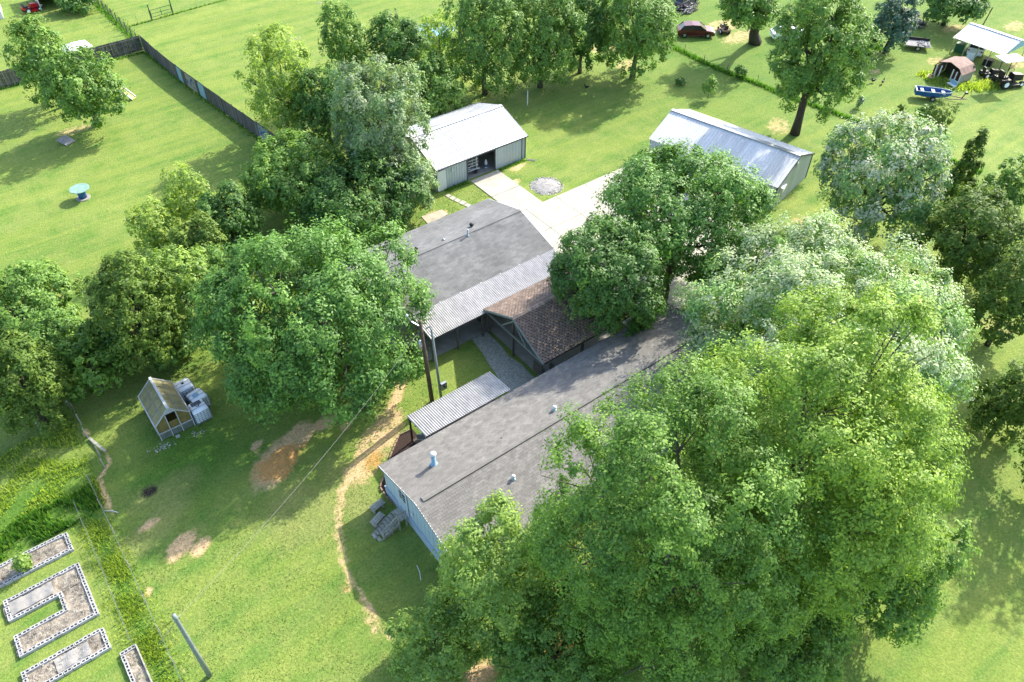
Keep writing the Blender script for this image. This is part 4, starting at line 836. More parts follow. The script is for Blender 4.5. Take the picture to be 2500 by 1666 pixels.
# ------------------------------------------------------------------ vehicles
def wheel(parent, x, y, r_, w_, rim='steel'):
    t = empty('wheel', (x, y, r_)); t.parent = parent
    MB().tube([(0, -w_/2, 0), (0, w_/2, 0)], r_, 16).build('tyre', M['rubber'], t); MB().tube([(0, -w_/2-.01, 0), (0, w_/2+.01, 0)], r_*.55, 12).build('rim', M[rim], t)
def car(x, y, rz, paint, label, L_=4.5, W_=1.78, glass='glassd', roofh=1.5):
    t = empty('parked_car', (x, y, 0), rz, label, 'car'); h = L_/2
    def loft(prof, wf, name, m, cap=True):
        mb = MB(); n = len(prof)
        for s in (-1, 1):
            for (px, pz, pw) in prof: mb.v.append((px, s*pw*W_/2, pz))
        mb.f += [tuple(range(n)), tuple(range(n, 2*n))[::-1]]; mb.t += [1., 1.]
        for i in range(n): j = (i+1) % n; mb.f.append((i, n+i, n+j, j)); mb.t.append(1.)
        return mb.build(name, M[m], t, False)
    loft([(-h, .35, .9), (-h+.02, .85, .92), (-h+.25, .95, .95), (-.6, .98, 1), (.9, .96, 1), (h-.5, .84, .96), (h-.05, .68, .88), (h, .4, .86), (h-.1, .25, .9), (-h+.1, .25, .92)], 1, 'body', paint)
    loft([(-h+.3, .94, .9), (-h+.75, roofh-.1, .76), (-.55, roofh-.02, .76), (.35, roofh-.06, .76), (1.15, .93, .9)], 1, 'windows', glass)
    loft([(-h+.72, roofh-.1, .78), (-.55, roofh, .79), (.4, roofh-.05, .78), (.4, roofh-.09, .78), (-.55, roofh-.05, .79), (-h+.75, roofh-.14, .78)], 1, 'roof', paint)
    for s in (-1, 1):
        for xa, xb, z0, z1 in ((.35, 1.12, roofh-.06, .95), (-.55, -.58, roofh-.04, .97), (-h+.72, -h+.3, roofh-.1, .95)): MB().beam((xa, s*W_*.385, z0), (xb, s*W_*.447, z1), .05, .07).build('pillar', M[paint], t)
        MB().box((h-.28, s*W_*.36-.16, .6), (h-.04, s*W_*.36+.14, .72)).build('headlight', M['tank'], t); MB().box((-h-.01, s*W_*.38-.12, .68), (-h+.1, s*W_*.38+.1, .84)).build('tail_light', M['red'], t)
        for xw in (-h+.85, h-.85): wheel(t, xw, s*(W_/2-.09), .32, .2)
    MB().box((h-.06, -.5, .42), (h+.02, .5, .55)).build('grille', M['blackm'], t)
    return t
car(74.4, 60.6, R(-40), 'maroon', 'maroon hatchback parked in the shade beside the back row of trees')
car(82.9, 53.2, R(-35), 'tank', 'pale grey car half hidden behind the tall cottonwood')
car(80.6, 68.2, R(10), 'junk', 'dark scrap car under brush at the top edge beyond the maroon car')
def rider(x, y, rz, paint, label, sc=1., canopy=False, name='riding_mower', cat='mower'):
    t = empty(name, (x, y, 0), rz, label, cat); t.scale = (sc, sc, sc)
    MB().add([(.05, -.25, .35), (.85, -.2, .35), (.85, .2, .35), (.05, .25, .35), (.05, -.23, .8), (.8, -.17, .68), (.8, .17, .68), (.05, .23, .8)], [(3, 2, 1, 0), (4, 5, 6, 7), (0, 1, 5, 4), (1, 2, 6, 5), (2, 3, 7, 6), (3, 0, 4, 7)]).build('hood', M[paint], t)
    MB().box((-.8, -.42, .35), (-.2, .42, .55)).build('rear_fender', M[paint], t); MB().box((-.2, -.2, .3), (.1, .2, .36)).build('footplate', M['blackm'], t)
    MB().box((-.7, -.22, .56), (-.3, .22, .66)).box((-.75, -.22, .66), (-.66, .22, 1.0)).build('seat', M['blackm'], t)
    MB().tube([(.05, 0, .7), (-.1, 0, .98)], .02, 6).tube([(-.12+.16*math.cos(a)*.4, .18*math.sin(a), .98+.14*math.cos(a)) for a in np.linspace(0, 6.283, 13)], .015, 5).build('steering_wheel', M['blackm'], t)
    MB().box((-.25, -.55, .1), (.45, .55, .26)).build('mower_deck', M[paint], t)
    for s in (-1, 1): wheel(t, -.5, s*.42, .29, .22, 'tank'); wheel(t, .68, s*.38, .19, .14, 'tank')
    if canopy:
        for s in (-1, 1): MB().tube([(-.7, s*.35, .5), (-.75, s*.35, 1.75)], .025, 6).build('canopy_post', M['blackm'], t)
        MB().box((-1.3, -.5, 1.75), (.2, .5, 1.8)).build('canopy', M['white'], t)
rider(11.85, 116.1, R(15), 'red', 'red riding mower on the shaded grass between the two top left sheds', 1.2)
rider(12.5, 116.9, R(-150), 'red', 'second red mower just behind the first one', 1.0)
rider(77.9, 59.2, R(60), 'rust', 'small rusty brown mower between the maroon car and the thick trunk', 1.1)
rider(92.0, 30.9, R(-25), 'blackm', 'dark tractor with a white canopy at the right edge', 1.75, True, 'tractor', 'tractor')
rider(92.4, 33.2, R(-30), 'blackm', 'black quad bike beside the brown roofed playhouse', 1.15, False, 'quad_bike', 'quad bike')
bt = empty('boat', (82.3, 34.1, .45), math.atan2(-2.6, 2.1), 'blue flat bottomed boat with white rim on its trailer', 'boat')
hl = MB(); sec = [(-1.75, .62, 0), (-.6, .66, 0), (.7, .6, .02), (1.5, .38, .12), (1.8, .2, .25)]
for (x, w_, z) in sec: hl.v += [(x, -w_*.8, z), (x, w_*.8, z), (x, w_, .55), (x, -w_, .55), (x, -w_+.05, .5), (x, w_-.05, .5), (x, w_*.75, z+.04), (x, -w_*.75, z+.04)]
for i in range(4):
    a, b_ = i*8, (i+1)*8
    for p_, q_ in ((0, 1), (1, 2), (3, 0), (6, 5), (7, 6), (4, 7)): hl.f.append((a+p_, a+q_, b_+q_, b_+p_)); hl.t.append(1.)
hl.f += [(0, 3, 2, 1), (4, 5, 6, 7), (32, 33, 34, 35)]; hl.t += [1.]*3
hl.build('hull', M['blue'], bt)
for s in (-1, 1): MB().tube([(x, s*w_, .56) for x, w_, z in sec], .04, 5).build('gunwale', M['white'], bt)
MB().box((-1.78, -.6, .48), (-1.68, .6, .58)).build('transom', M['white'], bt)
for x in (-1.1, 0, 1.): MB().box((x-.15, -.57, .38), (x+.15, .57, .42)).build('thwart', M['white'], bt)
tl_ = empty('boat_trailer', (82.6, 33.75, 0), math.atan2(-2.6, 2.1), 'rusty boat trailer with upright winch under the blue boat', 'trailer')
for s in (-.45, .45): MB().beam((-1.6, s, .4), (1.5, s, .4), .07, .08).build('rail', M['rust'], tl_)
MB().beam((1.5, -.45, .4), (3.0, 0, .4), .07, .08).beam((1.5, .45, .4), (3.0, 0, .4), .07, .08).build('tongue', M['rust'], tl_); MB().beam((2.5, 0, .4), (2.7, 0, 1.05), .08, .08).box((2.6, -.15, .95), (2.85, .15, 1.15)).build('winch', M['blackm'], tl_)
for s in (-.65, .65): wheel(tl_, -.4, s, .27, .15)
ut = empty('utility_trailer', (92.9, 42.4, 0), R(-52), 'grey flat trailer with rubble standing next to the bluish pine', 'trailer')
MB().box((-1.4, -.95, .5), (1.4, .95, .58)).build('bed', M['stone'], ut); MB().box((-1.4, .9, .58), (1.4, .95, .9)).build('side_board', M['blackm'], ut)
for s in (-.9, .9): wheel(ut, 0, s*1.05, .3, .18)
mb = MB()
for _ in range(26): ico(mb, (random.uniform(-.1, 1.2), random.uniform(-.8, .5), .64), random.uniform(.06, .14), .7, .3, random.uniform(.8, 1.8))
mb.build('rubble', M['stone'], ut, kind='stuff')
# ------------------------------------------------------------------ carport and playhouse
cp = empty('carport', (97.1, 36.2, 0), R(-90), 'open carport with bluish white metal roof and posts at top right', 'carport')
roof_slope(cp, -3.05, 3.05, 3.0, 2.0, 0, 2.95, M['metal_c'], seed=61); roof_slope(cp, -3.05, 3.05, -3.0, 2.0, 0, 2.95, M['metal_c'], seed=62)
MB().beam((-3.05, 0, 2.98), (3.05, 0, 2.98), .3, .03).build('ridge_cap', M['metal_c'], cp)
for x, nm in ((3.0, 0), (-3.0, 1)): MB().add([(x, -2.9, 1.97), (x, 2.9, 1.97), (x, 0, 2.88), (x-.04, -2.9, 1.97), (x-.04, 2.9, 1.97), (x-.04, 0, 2.88)], [(0, 1, 2), (5, 4, 3), (0, 3, 4, 1), (1, 4, 5, 2), (2, 5, 3, 0)]).build('gable_panel', M['bluel'], cp)
for x in (-2.9, -1.45, 0, 1.45, 2.9):
    for y in (-2.6, 2.6): MB().box((x-.04, y-.04, 0), (x+.04, y+.04, 2.08)).build('post', M['steel'], cp)
    MB().beam((x, -2.6, 2.0), (x, 2.6, 2.0), .05, .08).build('tie', M['steel'], cp)
car(97.6, 37.6, R(20), 'tank', 'silver vehicle stored under the carport roof', 3.9)
for (x, y, sx, sy, h, mk, lb) in ((95.5, 37.0, 1.3, .8, .75, 'tank', 'white chest under the front edge of the carport'), (95.3, 34.9, .9, .9, .6, 'blackm', 'dark crate under the right side of the carport'), (96.0, 38.8, .7, 1., .9, 'green', 'dark green machine at the left end of the carport')):
    q = empty('storage_chest', (x, y, 0), .2, lb, 'chest'); MB().box((-sx/2, -sy/2, 0), (sx/2, sy/2, h)).build('body', M[mk], q); MB().box((-sx/2-.03, -sy/2-.03, h), (sx/2+.03, sy/2+.03, h+.08)).build('lid', M[mk], q)
ph = empty('playhouse', (87.5, 35.6, 0), 0, 'sagging playhouse with faded brown gambrel roof and open front', 'playhouse')
gp_ = [(-1.65, 1.15), (-1.15, 1.75), (0, 2.1), (1.15, 1.75), (1.65, 1.15)]
for i in range(4):
    (ya, za), (yb, zb) = gp_[i:i+2]; k = -.18; MB().add([(-.15, ya, za), (2.9, ya, za+k), (2.9, yb, zb+k), (-.15, yb, zb), (-.15, ya, za+.05), (2.9, ya, za+k+.05), (2.9, yb, zb+k+.05), (-.15, yb, zb+.05)], [(3, 2, 1, 0), (4, 5, 6, 7), (0, 1, 5, 4), (1, 2, 6, 5), (2, 3, 7, 6), (3, 0, 4, 7)]).build('roof_panel', M['rust'], ph)
for y in (-1.58, 1.53): MB().box((0, y, 0), (2.7, y+.05, 1.1)).build('side_wall', M['tarp'], ph)
MB().box((2.65, -1.5, 0), (2.7, 1.5, 1.5)).build('rear_wall', M['woodd'], ph)
for y, m_ in ((-1.55, 'white'), (-1.3, 'maroon'), (-1.05, 'white'), (-.8, 'maroon'), (-.6, 'white'), (.75, 'white'), (1.0, 'maroon'), (1.25, 'white'), (1.45, 'maroon')): MB().box((-.03, y, 0), (.03, y+.12, 1.25+.4*(1-abs(y)/1.6))).build('front_batten', M[m_], ph)
q = empty('toy_sled', (86.9, 36.9, 0), .4, 'red and white plastic tub leaning at the playhouse front', 'tub'); MB().box((-.4, -.3, .1), (.4, .3, .2)).build('tub', M['red'], q); MB().tube([(-.42, -.32, .22), (.42, -.32, .22), (.42, .32, .22), (-.42, .32, .22), (-.42, -.32, .22)], .05, 5).build('rim', M['white'], q)
q = empty('plastic_bench', (86.6, 34.3, 0), -.3, 'white plastic bench tipped in the grass by the playhouse', 'bench'); MB().box((-.25, -.5, .3), (.25, .5, .36)).build('seat', M['white'], q); MB().box((.2, -.5, .36), (.26, .5, .75)).build('backrest', M['bluel'], q)
for y in (-.42, .42): MB().box((-.2, y-.04, 0), (.2, y+.04, .3)).build('leg', M['white'], q)
tag(MB().tube([(104.6, 40.8, 0), (104.9, 40.6, 2.6)], .07, 6).build('lone_post', M['pole']), 'thin bare post standing behind the carport', 'post')
# scrap and brush heaps at the top
for (x, y, r_, lb) in ((79, 67.3, 2.6, 'dark heap of scrap metal and brush at the top edge'), (98.5, 47.5, 3.5, 'pile of brush and scrap under the dark spreading tree')):
    mb = MB(); rg_ = random.Random(int(x))
    for _ in range(150):
        a_ = rg_.uniform(0, 6.28); d_ = r_*rg_.random()**.5; cx_, cy_ = x+d_*math.cos(a_), y+d_*math.sin(a_)*.7; z = rg_.uniform(0, .9)*(1-d_/r_/1.2); b_ = rg_.uniform(0, 3.14); l_ = rg_.uniform(.3, 1.1)
        mb.beam((cx_, cy_, z+.05), (cx_+l_*math.cos(b_), cy_+l_*math.sin(b_), z+rg_.uniform(0, .4)), rg_.uniform(.03, .2), rg_.uniform(.03, .1), rg_.choice((.3, .6, 1, 2.5)))
    o = mb.build('scrap_heap', M['junk']); tag(o, lb, 'scrap heap', None, 'stuff')
# stone mound by the drive
mb = MB(); c = (38.75, 45.45); rg_ = random.Random(9)
mb2 = MB(); mb2.lathe([(1.35, 0), (1.0, .08), (.6, .15), (.1, .2)], 20, c).build('stone_mound_base', M['stone']); bpy.data.objects['stone_mound_base']['kind'] = 'structure'
for _ in range(900):
    a_ = rg_.uniform(0, 6.283); d_ = 1.55*rg_.random()**.55; z = .17*max(0, 1-d_/1.4)
    ico(mb, (c[0]+d_*math.cos(a_), c[1]+d_*math.sin(a_), z), rg_.uniform(.025, .075), .7, .35, rg_.choice((.3, .7, 1., 1.3, 1.9)))
o = mb.build('stones', M['stone']); tag(o, 'low round mound of grey stones in the grass by the drive', 'stones', None, 'stuff')
# pool behind the trees
q = empty('swimming_pool', (48.5, 78.5, 0), 0, 'round blue above ground pool glimpsed behind the thicket', 'pool'); MB().lathe([(2.3, 0), (2.3, 1.1), (2.2, 1.1), (2.2, .95)], 28).build('wall', M['bluel'], q, False); MB().lathe([(2.19, .9), (2.19, .96)], 28).build('water', M['water'], q)
# hens
def hen(x, y, rz, label):
    P_ = [(-.26, 0, .34), (-.18, 0, .28), (-.06, 0, .22), (.07, 0, .22), (.14, 0, .28), (.17, 0, .38), (.2, 0, .43), (.24, 0, .42)]; t = empty('hen', (x, y, 0), rz, label, 'hen', 'dark hens on the grass')
    t.scale = (1.3,)*3; MB().tube(P_, [.02, .06, .11, .1, .07, .035, .04, .012], 10).build('body', M['blackm'], t, True)
    for s in (-.04, .04): MB().tube([(0, s, .14), (.01, s, .0), (.07, s, .005)], .012, 4).build('leg', M['yellow'], t)
    MB().box((.17, -.008, .46), (.23, .008, .5)).build('comb', M['red'], t)
for a in ((79.94, 40.67, 1.2, 'dark hen farthest left in the cottonwood shade'), (80.66, 40.05, 2.7, 'dark hen in the middle of the three under the cottonwood'), (81.26, 39.25, .3, 'dark hen farthest right in the cottonwood shade'), (54.26, 57.67, 1.9, 'lone dark hen on the shaded grass beyond the barn')): hen(*a)
tag(MB().tube([(46.9, 58.6, 0), (46.9, 58.6, 1.6)], .05, 6).build('marker_post', M['white']), 'thin white post at the foot of the tall open tree', 'post')
q = empty('grass_rubble', (1, 1, 0)); bpy.data.objects.remove(q)
mb = MB(); rg_ = random.Random(4)
for (x, y, sx, sy, n) in ((G(300+340/3.563, 860+830/3.563)[0], G(300+340/3.563, 860+830/3.563)[1], .8, .35, 60), (3.2, 36.5, .7, .3, 30), (42.8, 97, 1., .5, 60), (34.5, 88.5, 1.3, .6, 80)):
    for _ in range(n): ico(mb, (rg_.gauss(x, sx*.5), rg_.gauss(y, sy*.5), .01), rg_.uniform(.015, .05), .5, .3, rg_.uniform(.8, 2))
tag(mb.build('scattered_pebbles', M['stone']), None, None, None, 'stuff')
# ------------------------------------------------------------------ trees
def crown_mesh(name, seed, a, c, dist, m, shape='round', leafpx=10., dens=1., bloom=0., lobes=None, tuft=1.):
    """a: horizontal radius, c: vertical radius; leaves grouped in tufts on lobes. origin at crown centre"""
    rg = np.random.default_rng(seed); ls = .9*leafpx*dist/FPX
    area = math.pi*a*math.sqrt((a*.7)**2+(c*.7)**2); n = int(min(165000, dens*9.6*area/(ls*ls*.34)))
    nl = lobes or int(np.clip(9+a*3.8, 11, 44))
    u = rg.random(nl)*2-1 if shape != 'cone' else 0; ga = np.arange(nl)*2.39996+rg.random(nl)*.5
    if shape == 'cone':
        h = (np.arange(nl)+.5)/nl; h = 1-(1-h)**.8*1.0; h = np.clip(h+rg.normal(0, .03, nl), 0, 1); rr = (1-h)**.75*.74+.04
        lc = np.stack([rr*np.cos(ga)*a, rr*np.sin(ga)*a, (h*2-1)*c*.93], 1); lr = (.20+.24*(1-h))[:, None]*np.array([[a, a, c*.55]])
    else:
        zz = np.clip(1-2*(np.arange(nl)+.5)/nl*.97, -1, 1); k = .58+.26*rg.random(nl); s = np.where(zz < 0, (1-zz**2)**.28, (1-zz**2)**.4)
        lc = np.stack([k*s*np.cos(ga)*a, k*s*np.sin(ga)*a, k*zz*c], 1); lr0 = (1.0/math.sqrt(nl))*(1.25+.75*rg.random(nl)); lr0 = np.clip(lr0, .2, .5)
        lr = lr0[:, None]*np.array([[a, a, c*.95]])*.92
        lc = np.vstack([lc, [[0, 0, -.05*c]]]); lr = np.vstack([lr, [[a*.55, a*.55, c*.55]]]); nl += 1
    wgt = (lr[:, 0]*lr[:, 0]); wgt = wgt/wgt.sum()
    tr_ = np.clip(.34*tuft*(a**.45)*(.75+ls*1.6), .24, 1.15)               # radius of one billow
    nt_ = int(max(40, 3.1*area/(tr_**2)))
    li = rg.choice(nl, nt_, p=wgt); d = rg.normal(size=(nt_, 3)); d = d+.6*lc[li]/np.array([a, a, c])+np.array([0, 0, .25]); d /= np.linalg.norm(d, axis=1)[:, None]
    tc = lc[li]+d*lr[li]*(.74+.34*rg.random((nt_, 1)))
    tt = rg.random(nt_); ts = tr_*(.6+.8*rg.random(nt_))
    outw = tc/np.array([a, a, c]); outw /= np.linalg.norm(outw, axis=1)[:, None]+1e-6
    ax = d*.5+outw*.5+np.array([0, 0, .75]); ax /= np.linalg.norm(ax, axis=1)[:, None]
    NS = 10; sd = rg.normal(size=(nt_, NS, 3)); sd /= np.linalg.norm(sd, axis=2)[..., None]; sd = sd+ax[:, None, :]*.75; sd /= np.linalg.norm(sd, axis=2)[..., None]
    sr = .7+.4*rg.random((nt_, NS))
    ti = rg.integers(0, nt_, n); si = rg.integers(0, NS, n); q = sd[ti, si]; rad = sr[ti, si]
    g_ = rg.normal(size=(n, 3)); gl = np.linalg.norm(g_, axis=1)[:, None]; g_ = g_/gl*np.minimum(gl, 1.9)
    P = tc[ti]+ts[ti][:, None]*(q*rad[:, None]+g_*.2+q*(rg.random(n)**2*-.35)[:, None])
    kx = a/np.percentile(np.hypot(P[:, 0], P[:, 1]), 98.5); kz = c/np.percentile(np.abs(P[:, 2]), 98.5); kk = np.array([kx, kx, kz]); P = P*kk; lc = lc*kk
    nrm = q*.85+outw[ti]*.3+np.array([0, 0, .5])+g_*.28+rg.normal(size=(n, 3))*.3
    nrm /= np.linalg.norm(nrm, axis=1)[:, None]
    t1 = np.cross(nrm, rg.normal(size=(n, 3))); t1 /= np.linalg.norm(t1, axis=1)[:, None]; t2 = np.cross(nrm, t1)
    L_ = (ls*(.6+.8*rg.random(n)))[:, None]; W_ = L_*(.5 if shape != 'cone' else .36)
    bend = nrm*L_*.12
    V = np.stack([P-t1*L_*.5-bend, P+t2*W_*.5, P+t1*L_*.5-bend, P-t2*W_*.5], 1).reshape(-1, 3)
    me = bpy.data.meshes.new(name); me.vertices.add(n*4); me.vertices.foreach_set('co', V.ravel())
    me.loops.add(n*4); me.loops.foreach_set('vertex_index', np.arange(n*4)); me.polygons.add(n); me.polygons.foreach_set('loop_start', np.arange(0, n*4, 4))
    me.update(calc_edges=True)
    ll = rg.random(nl)
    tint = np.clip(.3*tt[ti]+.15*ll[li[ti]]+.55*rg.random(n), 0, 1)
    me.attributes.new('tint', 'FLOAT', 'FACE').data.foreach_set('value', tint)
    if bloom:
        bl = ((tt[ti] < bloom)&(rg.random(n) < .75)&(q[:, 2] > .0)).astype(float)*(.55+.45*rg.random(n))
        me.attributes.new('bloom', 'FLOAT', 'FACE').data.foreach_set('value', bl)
    me.materials.append(m)
    return me, lc, lr
LEAVES = [0]
def tree(name, kind, cx, cy, rx, ry, label, gap=1.6, seed=1, base=None, shape='round', cat='tree', bark='bark', dens=1., leafpx=10., bloom=0., group=None, trunk=None, lobes=None, tuft=1., minc=None):
    # fit an ellipsoidal crown so that it covers the surveyed outline cx+-rx, cy+-ry of the tree
    zc = 3.; mx, my, hx, hy = cx, cy, rx, ry
    zz = np.linspace(-.97, .97, 13)[:, None]; th = np.linspace(0, 6.283, 25)[None, :]; ss = np.where(zz < 0, (1-zz**2)**.28, (1-zz**2)**.4) if shape != 'cone' else np.clip((1-zz)/2, 0, 1)**.75*.9+.06
    S = np.stack([ss*np.cos(th), ss*np.sin(th), zz+0*th], -1).reshape(-1, 3)
    for it in range(14):
        p = D(mx, my, zc); dv = p-np.array([0, 0, CAM_H]); dist = np.linalg.norm(dv); dep = math.asin(-dv[2]/dist)
        kpx = 1.0625*(dv@FW)/FPX; a = hx*kpx; b_ = hy*kpx; s2 = (b_*b_-(a*math.sin(dep))**2)
        c = math.sqrt(max(s2, (a*.4)**2))/math.cos(dep)
        c = min(c, a*(1.5 if shape == 'round' else 2.6)); zc = .6*zc+.4*(c+gap) if it else c+gap
        Q = np.array([p[0], p[1], zc])+S*np.array([a, a, c])-np.array([0, 0, CAM_H]); k_ = Q@FW
        X_ = (1250+FPX*(Q@RT)/k_)/1.0625; Y_ = (833-FPX*(Q@UP)/k_)/1.0625
        mx += .6*(cx-(X_.max()+X_.min())/2); my += .6*(cy-(Y_.max()+Y_.min())/2)
        hx *= (2*rx/(X_.max()-X_.min()))**.7; hy = max(hy*.5, min(hy*1.5, hy*(2*ry/(Y_.max()-Y_.min()))**.7)); hy = max(hy, .5*hx)
    p = D(mx, my, zc)
    bx, by = (D(*base)[:2] if base else p[:2])
    root = empty(name, (bx, by, 0), 0, label, cat, group)
    me, lc, lr = crown_mesh(name+'_crown', seed, a*1., c*1., dist, K[kind], shape, leafpx, dens, bloom, lobes, tuft); LEAVES[0] += len(me.polygons)
    off = Vector((float(p[0]-bx), float(p[1]-by), zc))
    link('crown', me, root, off)
    tr_ = trunk or max(.07, min(.42, a*.055))
    mb = MB(); top = off+Vector((0, 0, c*.15)); pts = []
    rg = random.Random(seed)
    for i in range(6):
        t = i/5; pts.append(Vector((top.x*t**1.5, top.y*t**1.5, top.z*t))+Vector((rg.uniform(-1, 1), rg.uniform(-1, 1), 0))*tr_*.6*(i > 0))
    mb.tube(pts, [tr_*1.45, tr_*1.05, tr_*.95, tr_*.8, tr_*.6, tr_*.3], 8).build('trunk', M[bark], root, True)
    mb = MB(); order = sorted(range(len(lc)), key=lambda i: -lr[i][0])[:14 if a > 3 else 7]
    for i in order:
        e = off+Vector(lc[i])*1.12; s0 = pts[rg.choice((2, 3, 3, 4))]
        mid = s0.lerp(e, .5)+Vector((rg.uniform(-.1, .1)*a, rg.uniform(-.1, .1)*a, -.06*a))
        mb.tube([s0, mid, e], [tr_*.45, tr_*.28, tr_*.08], 5)
        for _ in range(3):
            q = e+Vector((rg.gauss(0, 1), rg.gauss(0, 1), rg.gauss(.2, .8))).normalized()*lr[i][0]*.9
            mb.tube([mid.lerp(e, .5), q], [tr_*.16, tr_*.04], 4, cap=False)
    mb.build('branches', M[bark], root, True)
    return root
# big maples round the long house
tree('maple_tree', 'bright', 1895, 1085, 372, 400, 'huge bright yellow green maple filling the lower right, right of the long roof', gap=1.8, seed=11, leafpx=8.3)
tree('maple_tree', 'maple', 1560, 1255, 340, 392, 'huge mid green maple standing in front of the long house, lower middle of the photo', gap=1.0, seed=12, leafpx=8.3)
tree('maple_tree', 'maple', 2040, 1300, 175, 185, 'low dark green maple spreading over the lawn at the lower right', gap=.5, seed=21, leafpx=9.5)
tree('maple_tree', 'maple', 1800, 1450, 165, 125, 'shaded low maple filling the foot of the two huge maples at the bottom edge', gap=.3, seed=24, leafpx=8.5)
tree('maple_tree', 'pale', 1912, 775, 345, 225, 'pale seed covered maple behind the bright yellow green maple', gap=1.5, seed=13, bloom=.8, leafpx=8)
tree('maple_tree', 'cream', 2032, 418, 165, 158, 'round maple with whitish seed clusters right of the silver roofed shed', gap=1., seed=14, bloom=.6, leafpx=8)
tree('maple_tree', 'emerald', 1562, 495, 218, 170, 'round maple with yellowish tufts overhanging the shed and concrete drive', gap=2.6, seed=15, base=(1515, 700), leafpx=9)
tree('maple_tree', 'dark', 1395, 635, 148, 138, 'dark green maple leaning over the brown gazebo roof', gap=2.6, seed=16, base=(1450, 705), leafpx=9)
tree('maple_tree', 'emerald', 712, 735, 280, 235, 'broad dense maple standing left of the grey shingled house', gap=1.2, seed=17, leafpx=9, base=(845, 925))
tree('maple_tree', 'lime', 1138, 1345, 152, 222, 'light green young maple in front of the blue gable wall, bottom centre', gap=.6, seed=18, leafpx=9, dens=.8)
tree('maple_tree', 'lime', 990, 1485, 120, 95, 'small light green maple at the bottom edge, lowest of the young maples', gap=.3, seed=19, leafpx=9, dens=.7)
tree('maple_tree', 'mid', 1270, 1510, 160, 110, 'shaded maple at the bottom edge between the light green and huge maples', gap=.3, seed=20, leafpx=9, dens=.8)
# left thicket
tree('broadleaf_tree', 'mid', 45, 720, 155, 118, 'soft grey green tree at the left edge above the garden', gap=.6, seed=31, leafpx=8)
tree('cedar_tree', 'cedar', 45, 885, 130, 125, 'olive cedar at the left edge beside the electric fence', gap=.2, seed=32, leafpx=8, shape='round', bark='barkd')
tree('cedar_tree', 'cedar', 310, 735, 125, 145, 'dark olive cedar behind the small greenhouse', gap=.2, seed=33, leafpx=8, bark='barkd', tuft=.8)
tree('sumac_tree', 'lime', 400, 655, 112, 100, 'bright fresh green sumac beside the dark olive cedar', gap=2.2, seed=34, leafpx=9)
tree('sumac_tree', 'maple', 205, 845, 88, 78, 'low sumac with feathery leaves left of the greenhouse', gap=.3, seed=35, leafpx=10)
tree('broadleaf_tree', 'yellow', 430, 460, 72, 75, 'airy yellow green tree on the edge of the left lawn', gap=1., seed=36, leafpx=8, dens=.6)
tree('broadleaf_tree', 'yellow', 345, 525, 68, 68, 'thin leaved yellow green tree left of the airy one', gap=.8, seed=37, leafpx=8, dens=.55)
tree('cedar_tree', 'cedar', 460, 575, 80, 80, 'small dark cedar wedged behind the broad dense maple', gap=.3, seed=38, leafpx=8, bark='barkd')
tree('broadleaf_tree', 'dark', 520, 500, 85, 80, 'dark leafy tree between the airy tree and the big thicket', gap=.5, seed=39, leafpx=8)
tree('broadleaf_tree', 'mid', 135, 795, 95, 85, 'dull green tree between the left edge cedar and the sumac', gap=.3, seed=30, leafpx=8)
tree('broadleaf_tree', 'mid', 400, 790, 85, 62, 'low leafy tree directly behind the water totes', gap=.1, seed=26, leafpx=9)
tree('broadleaf_tree', 'dark', 250, 790, 70, 75, 'dark low tree between the sumac and the dark olive cedar', gap=.1, seed=27, leafpx=9)
tree('broadleaf_tree', 'mid', 500, 650, 70, 85, 'narrow green tree tucked against the broad dense maple', gap=.2, seed=28, leafpx=9)
# thicket by the wooden fence
tree('broadleaf_tree', 'silver', 865, 275, 122, 135, 'silvery grey green tree leaning over the white barn roof', gap=2.4, seed=41, bloom=.35, leafpx=7)
tree('broadleaf_tree', 'silver', 935, 420, 75, 72, 'low silver green tree hiding the left end of the white barn', gap=.8, seed=42, bloom=.35, leafpx=7)
tree('broadleaf_tree', 'mid', 680, 410, 130, 100, 'leafy tree at the end of the long board fence', gap=.8, seed=43, leafpx=8)
tree('broadleaf_tree', 'dark', 820, 455, 150, 100, 'dense dark tree between the barn and the grey house roof', gap=.6, seed=44, leafpx=8)
tree('broadleaf_tree', 'yellow', 640, 185, 92, 120, 'tall thin yellow green tree next to the long board fence', gap=1.4, seed=45, leafpx=7, dens=.75)
tree('broadleaf_tree', 'mid', 790, 100, 62, 105, 'slender feathery tree rising highest over the thicket', gap=1.5, seed=46, leafpx=7, dens=.8)
tree('broadleaf_tree', 'dark', 915, 110, 78, 80, 'rounded dark green tree behind the silvery tree', gap=1.5, seed=47, leafpx=7)
tree('broadleaf_tree', 'mid', 1005, 205, 75, 75, 'green tree directly behind the barn roof', gap=.8, seed=48, leafpx=7)
tree('broadleaf_tree', 'yellow', 1010, 85, 60, 60, 'thin pale tree before the blue pool', gap=1., seed=49, leafpx=7, dens=.4)
tree('broadleaf_tree', 'dark', 745, 240, 85, 90, 'dark tree in the heart of the thicket', gap=.8, seed=40, leafpx=7)
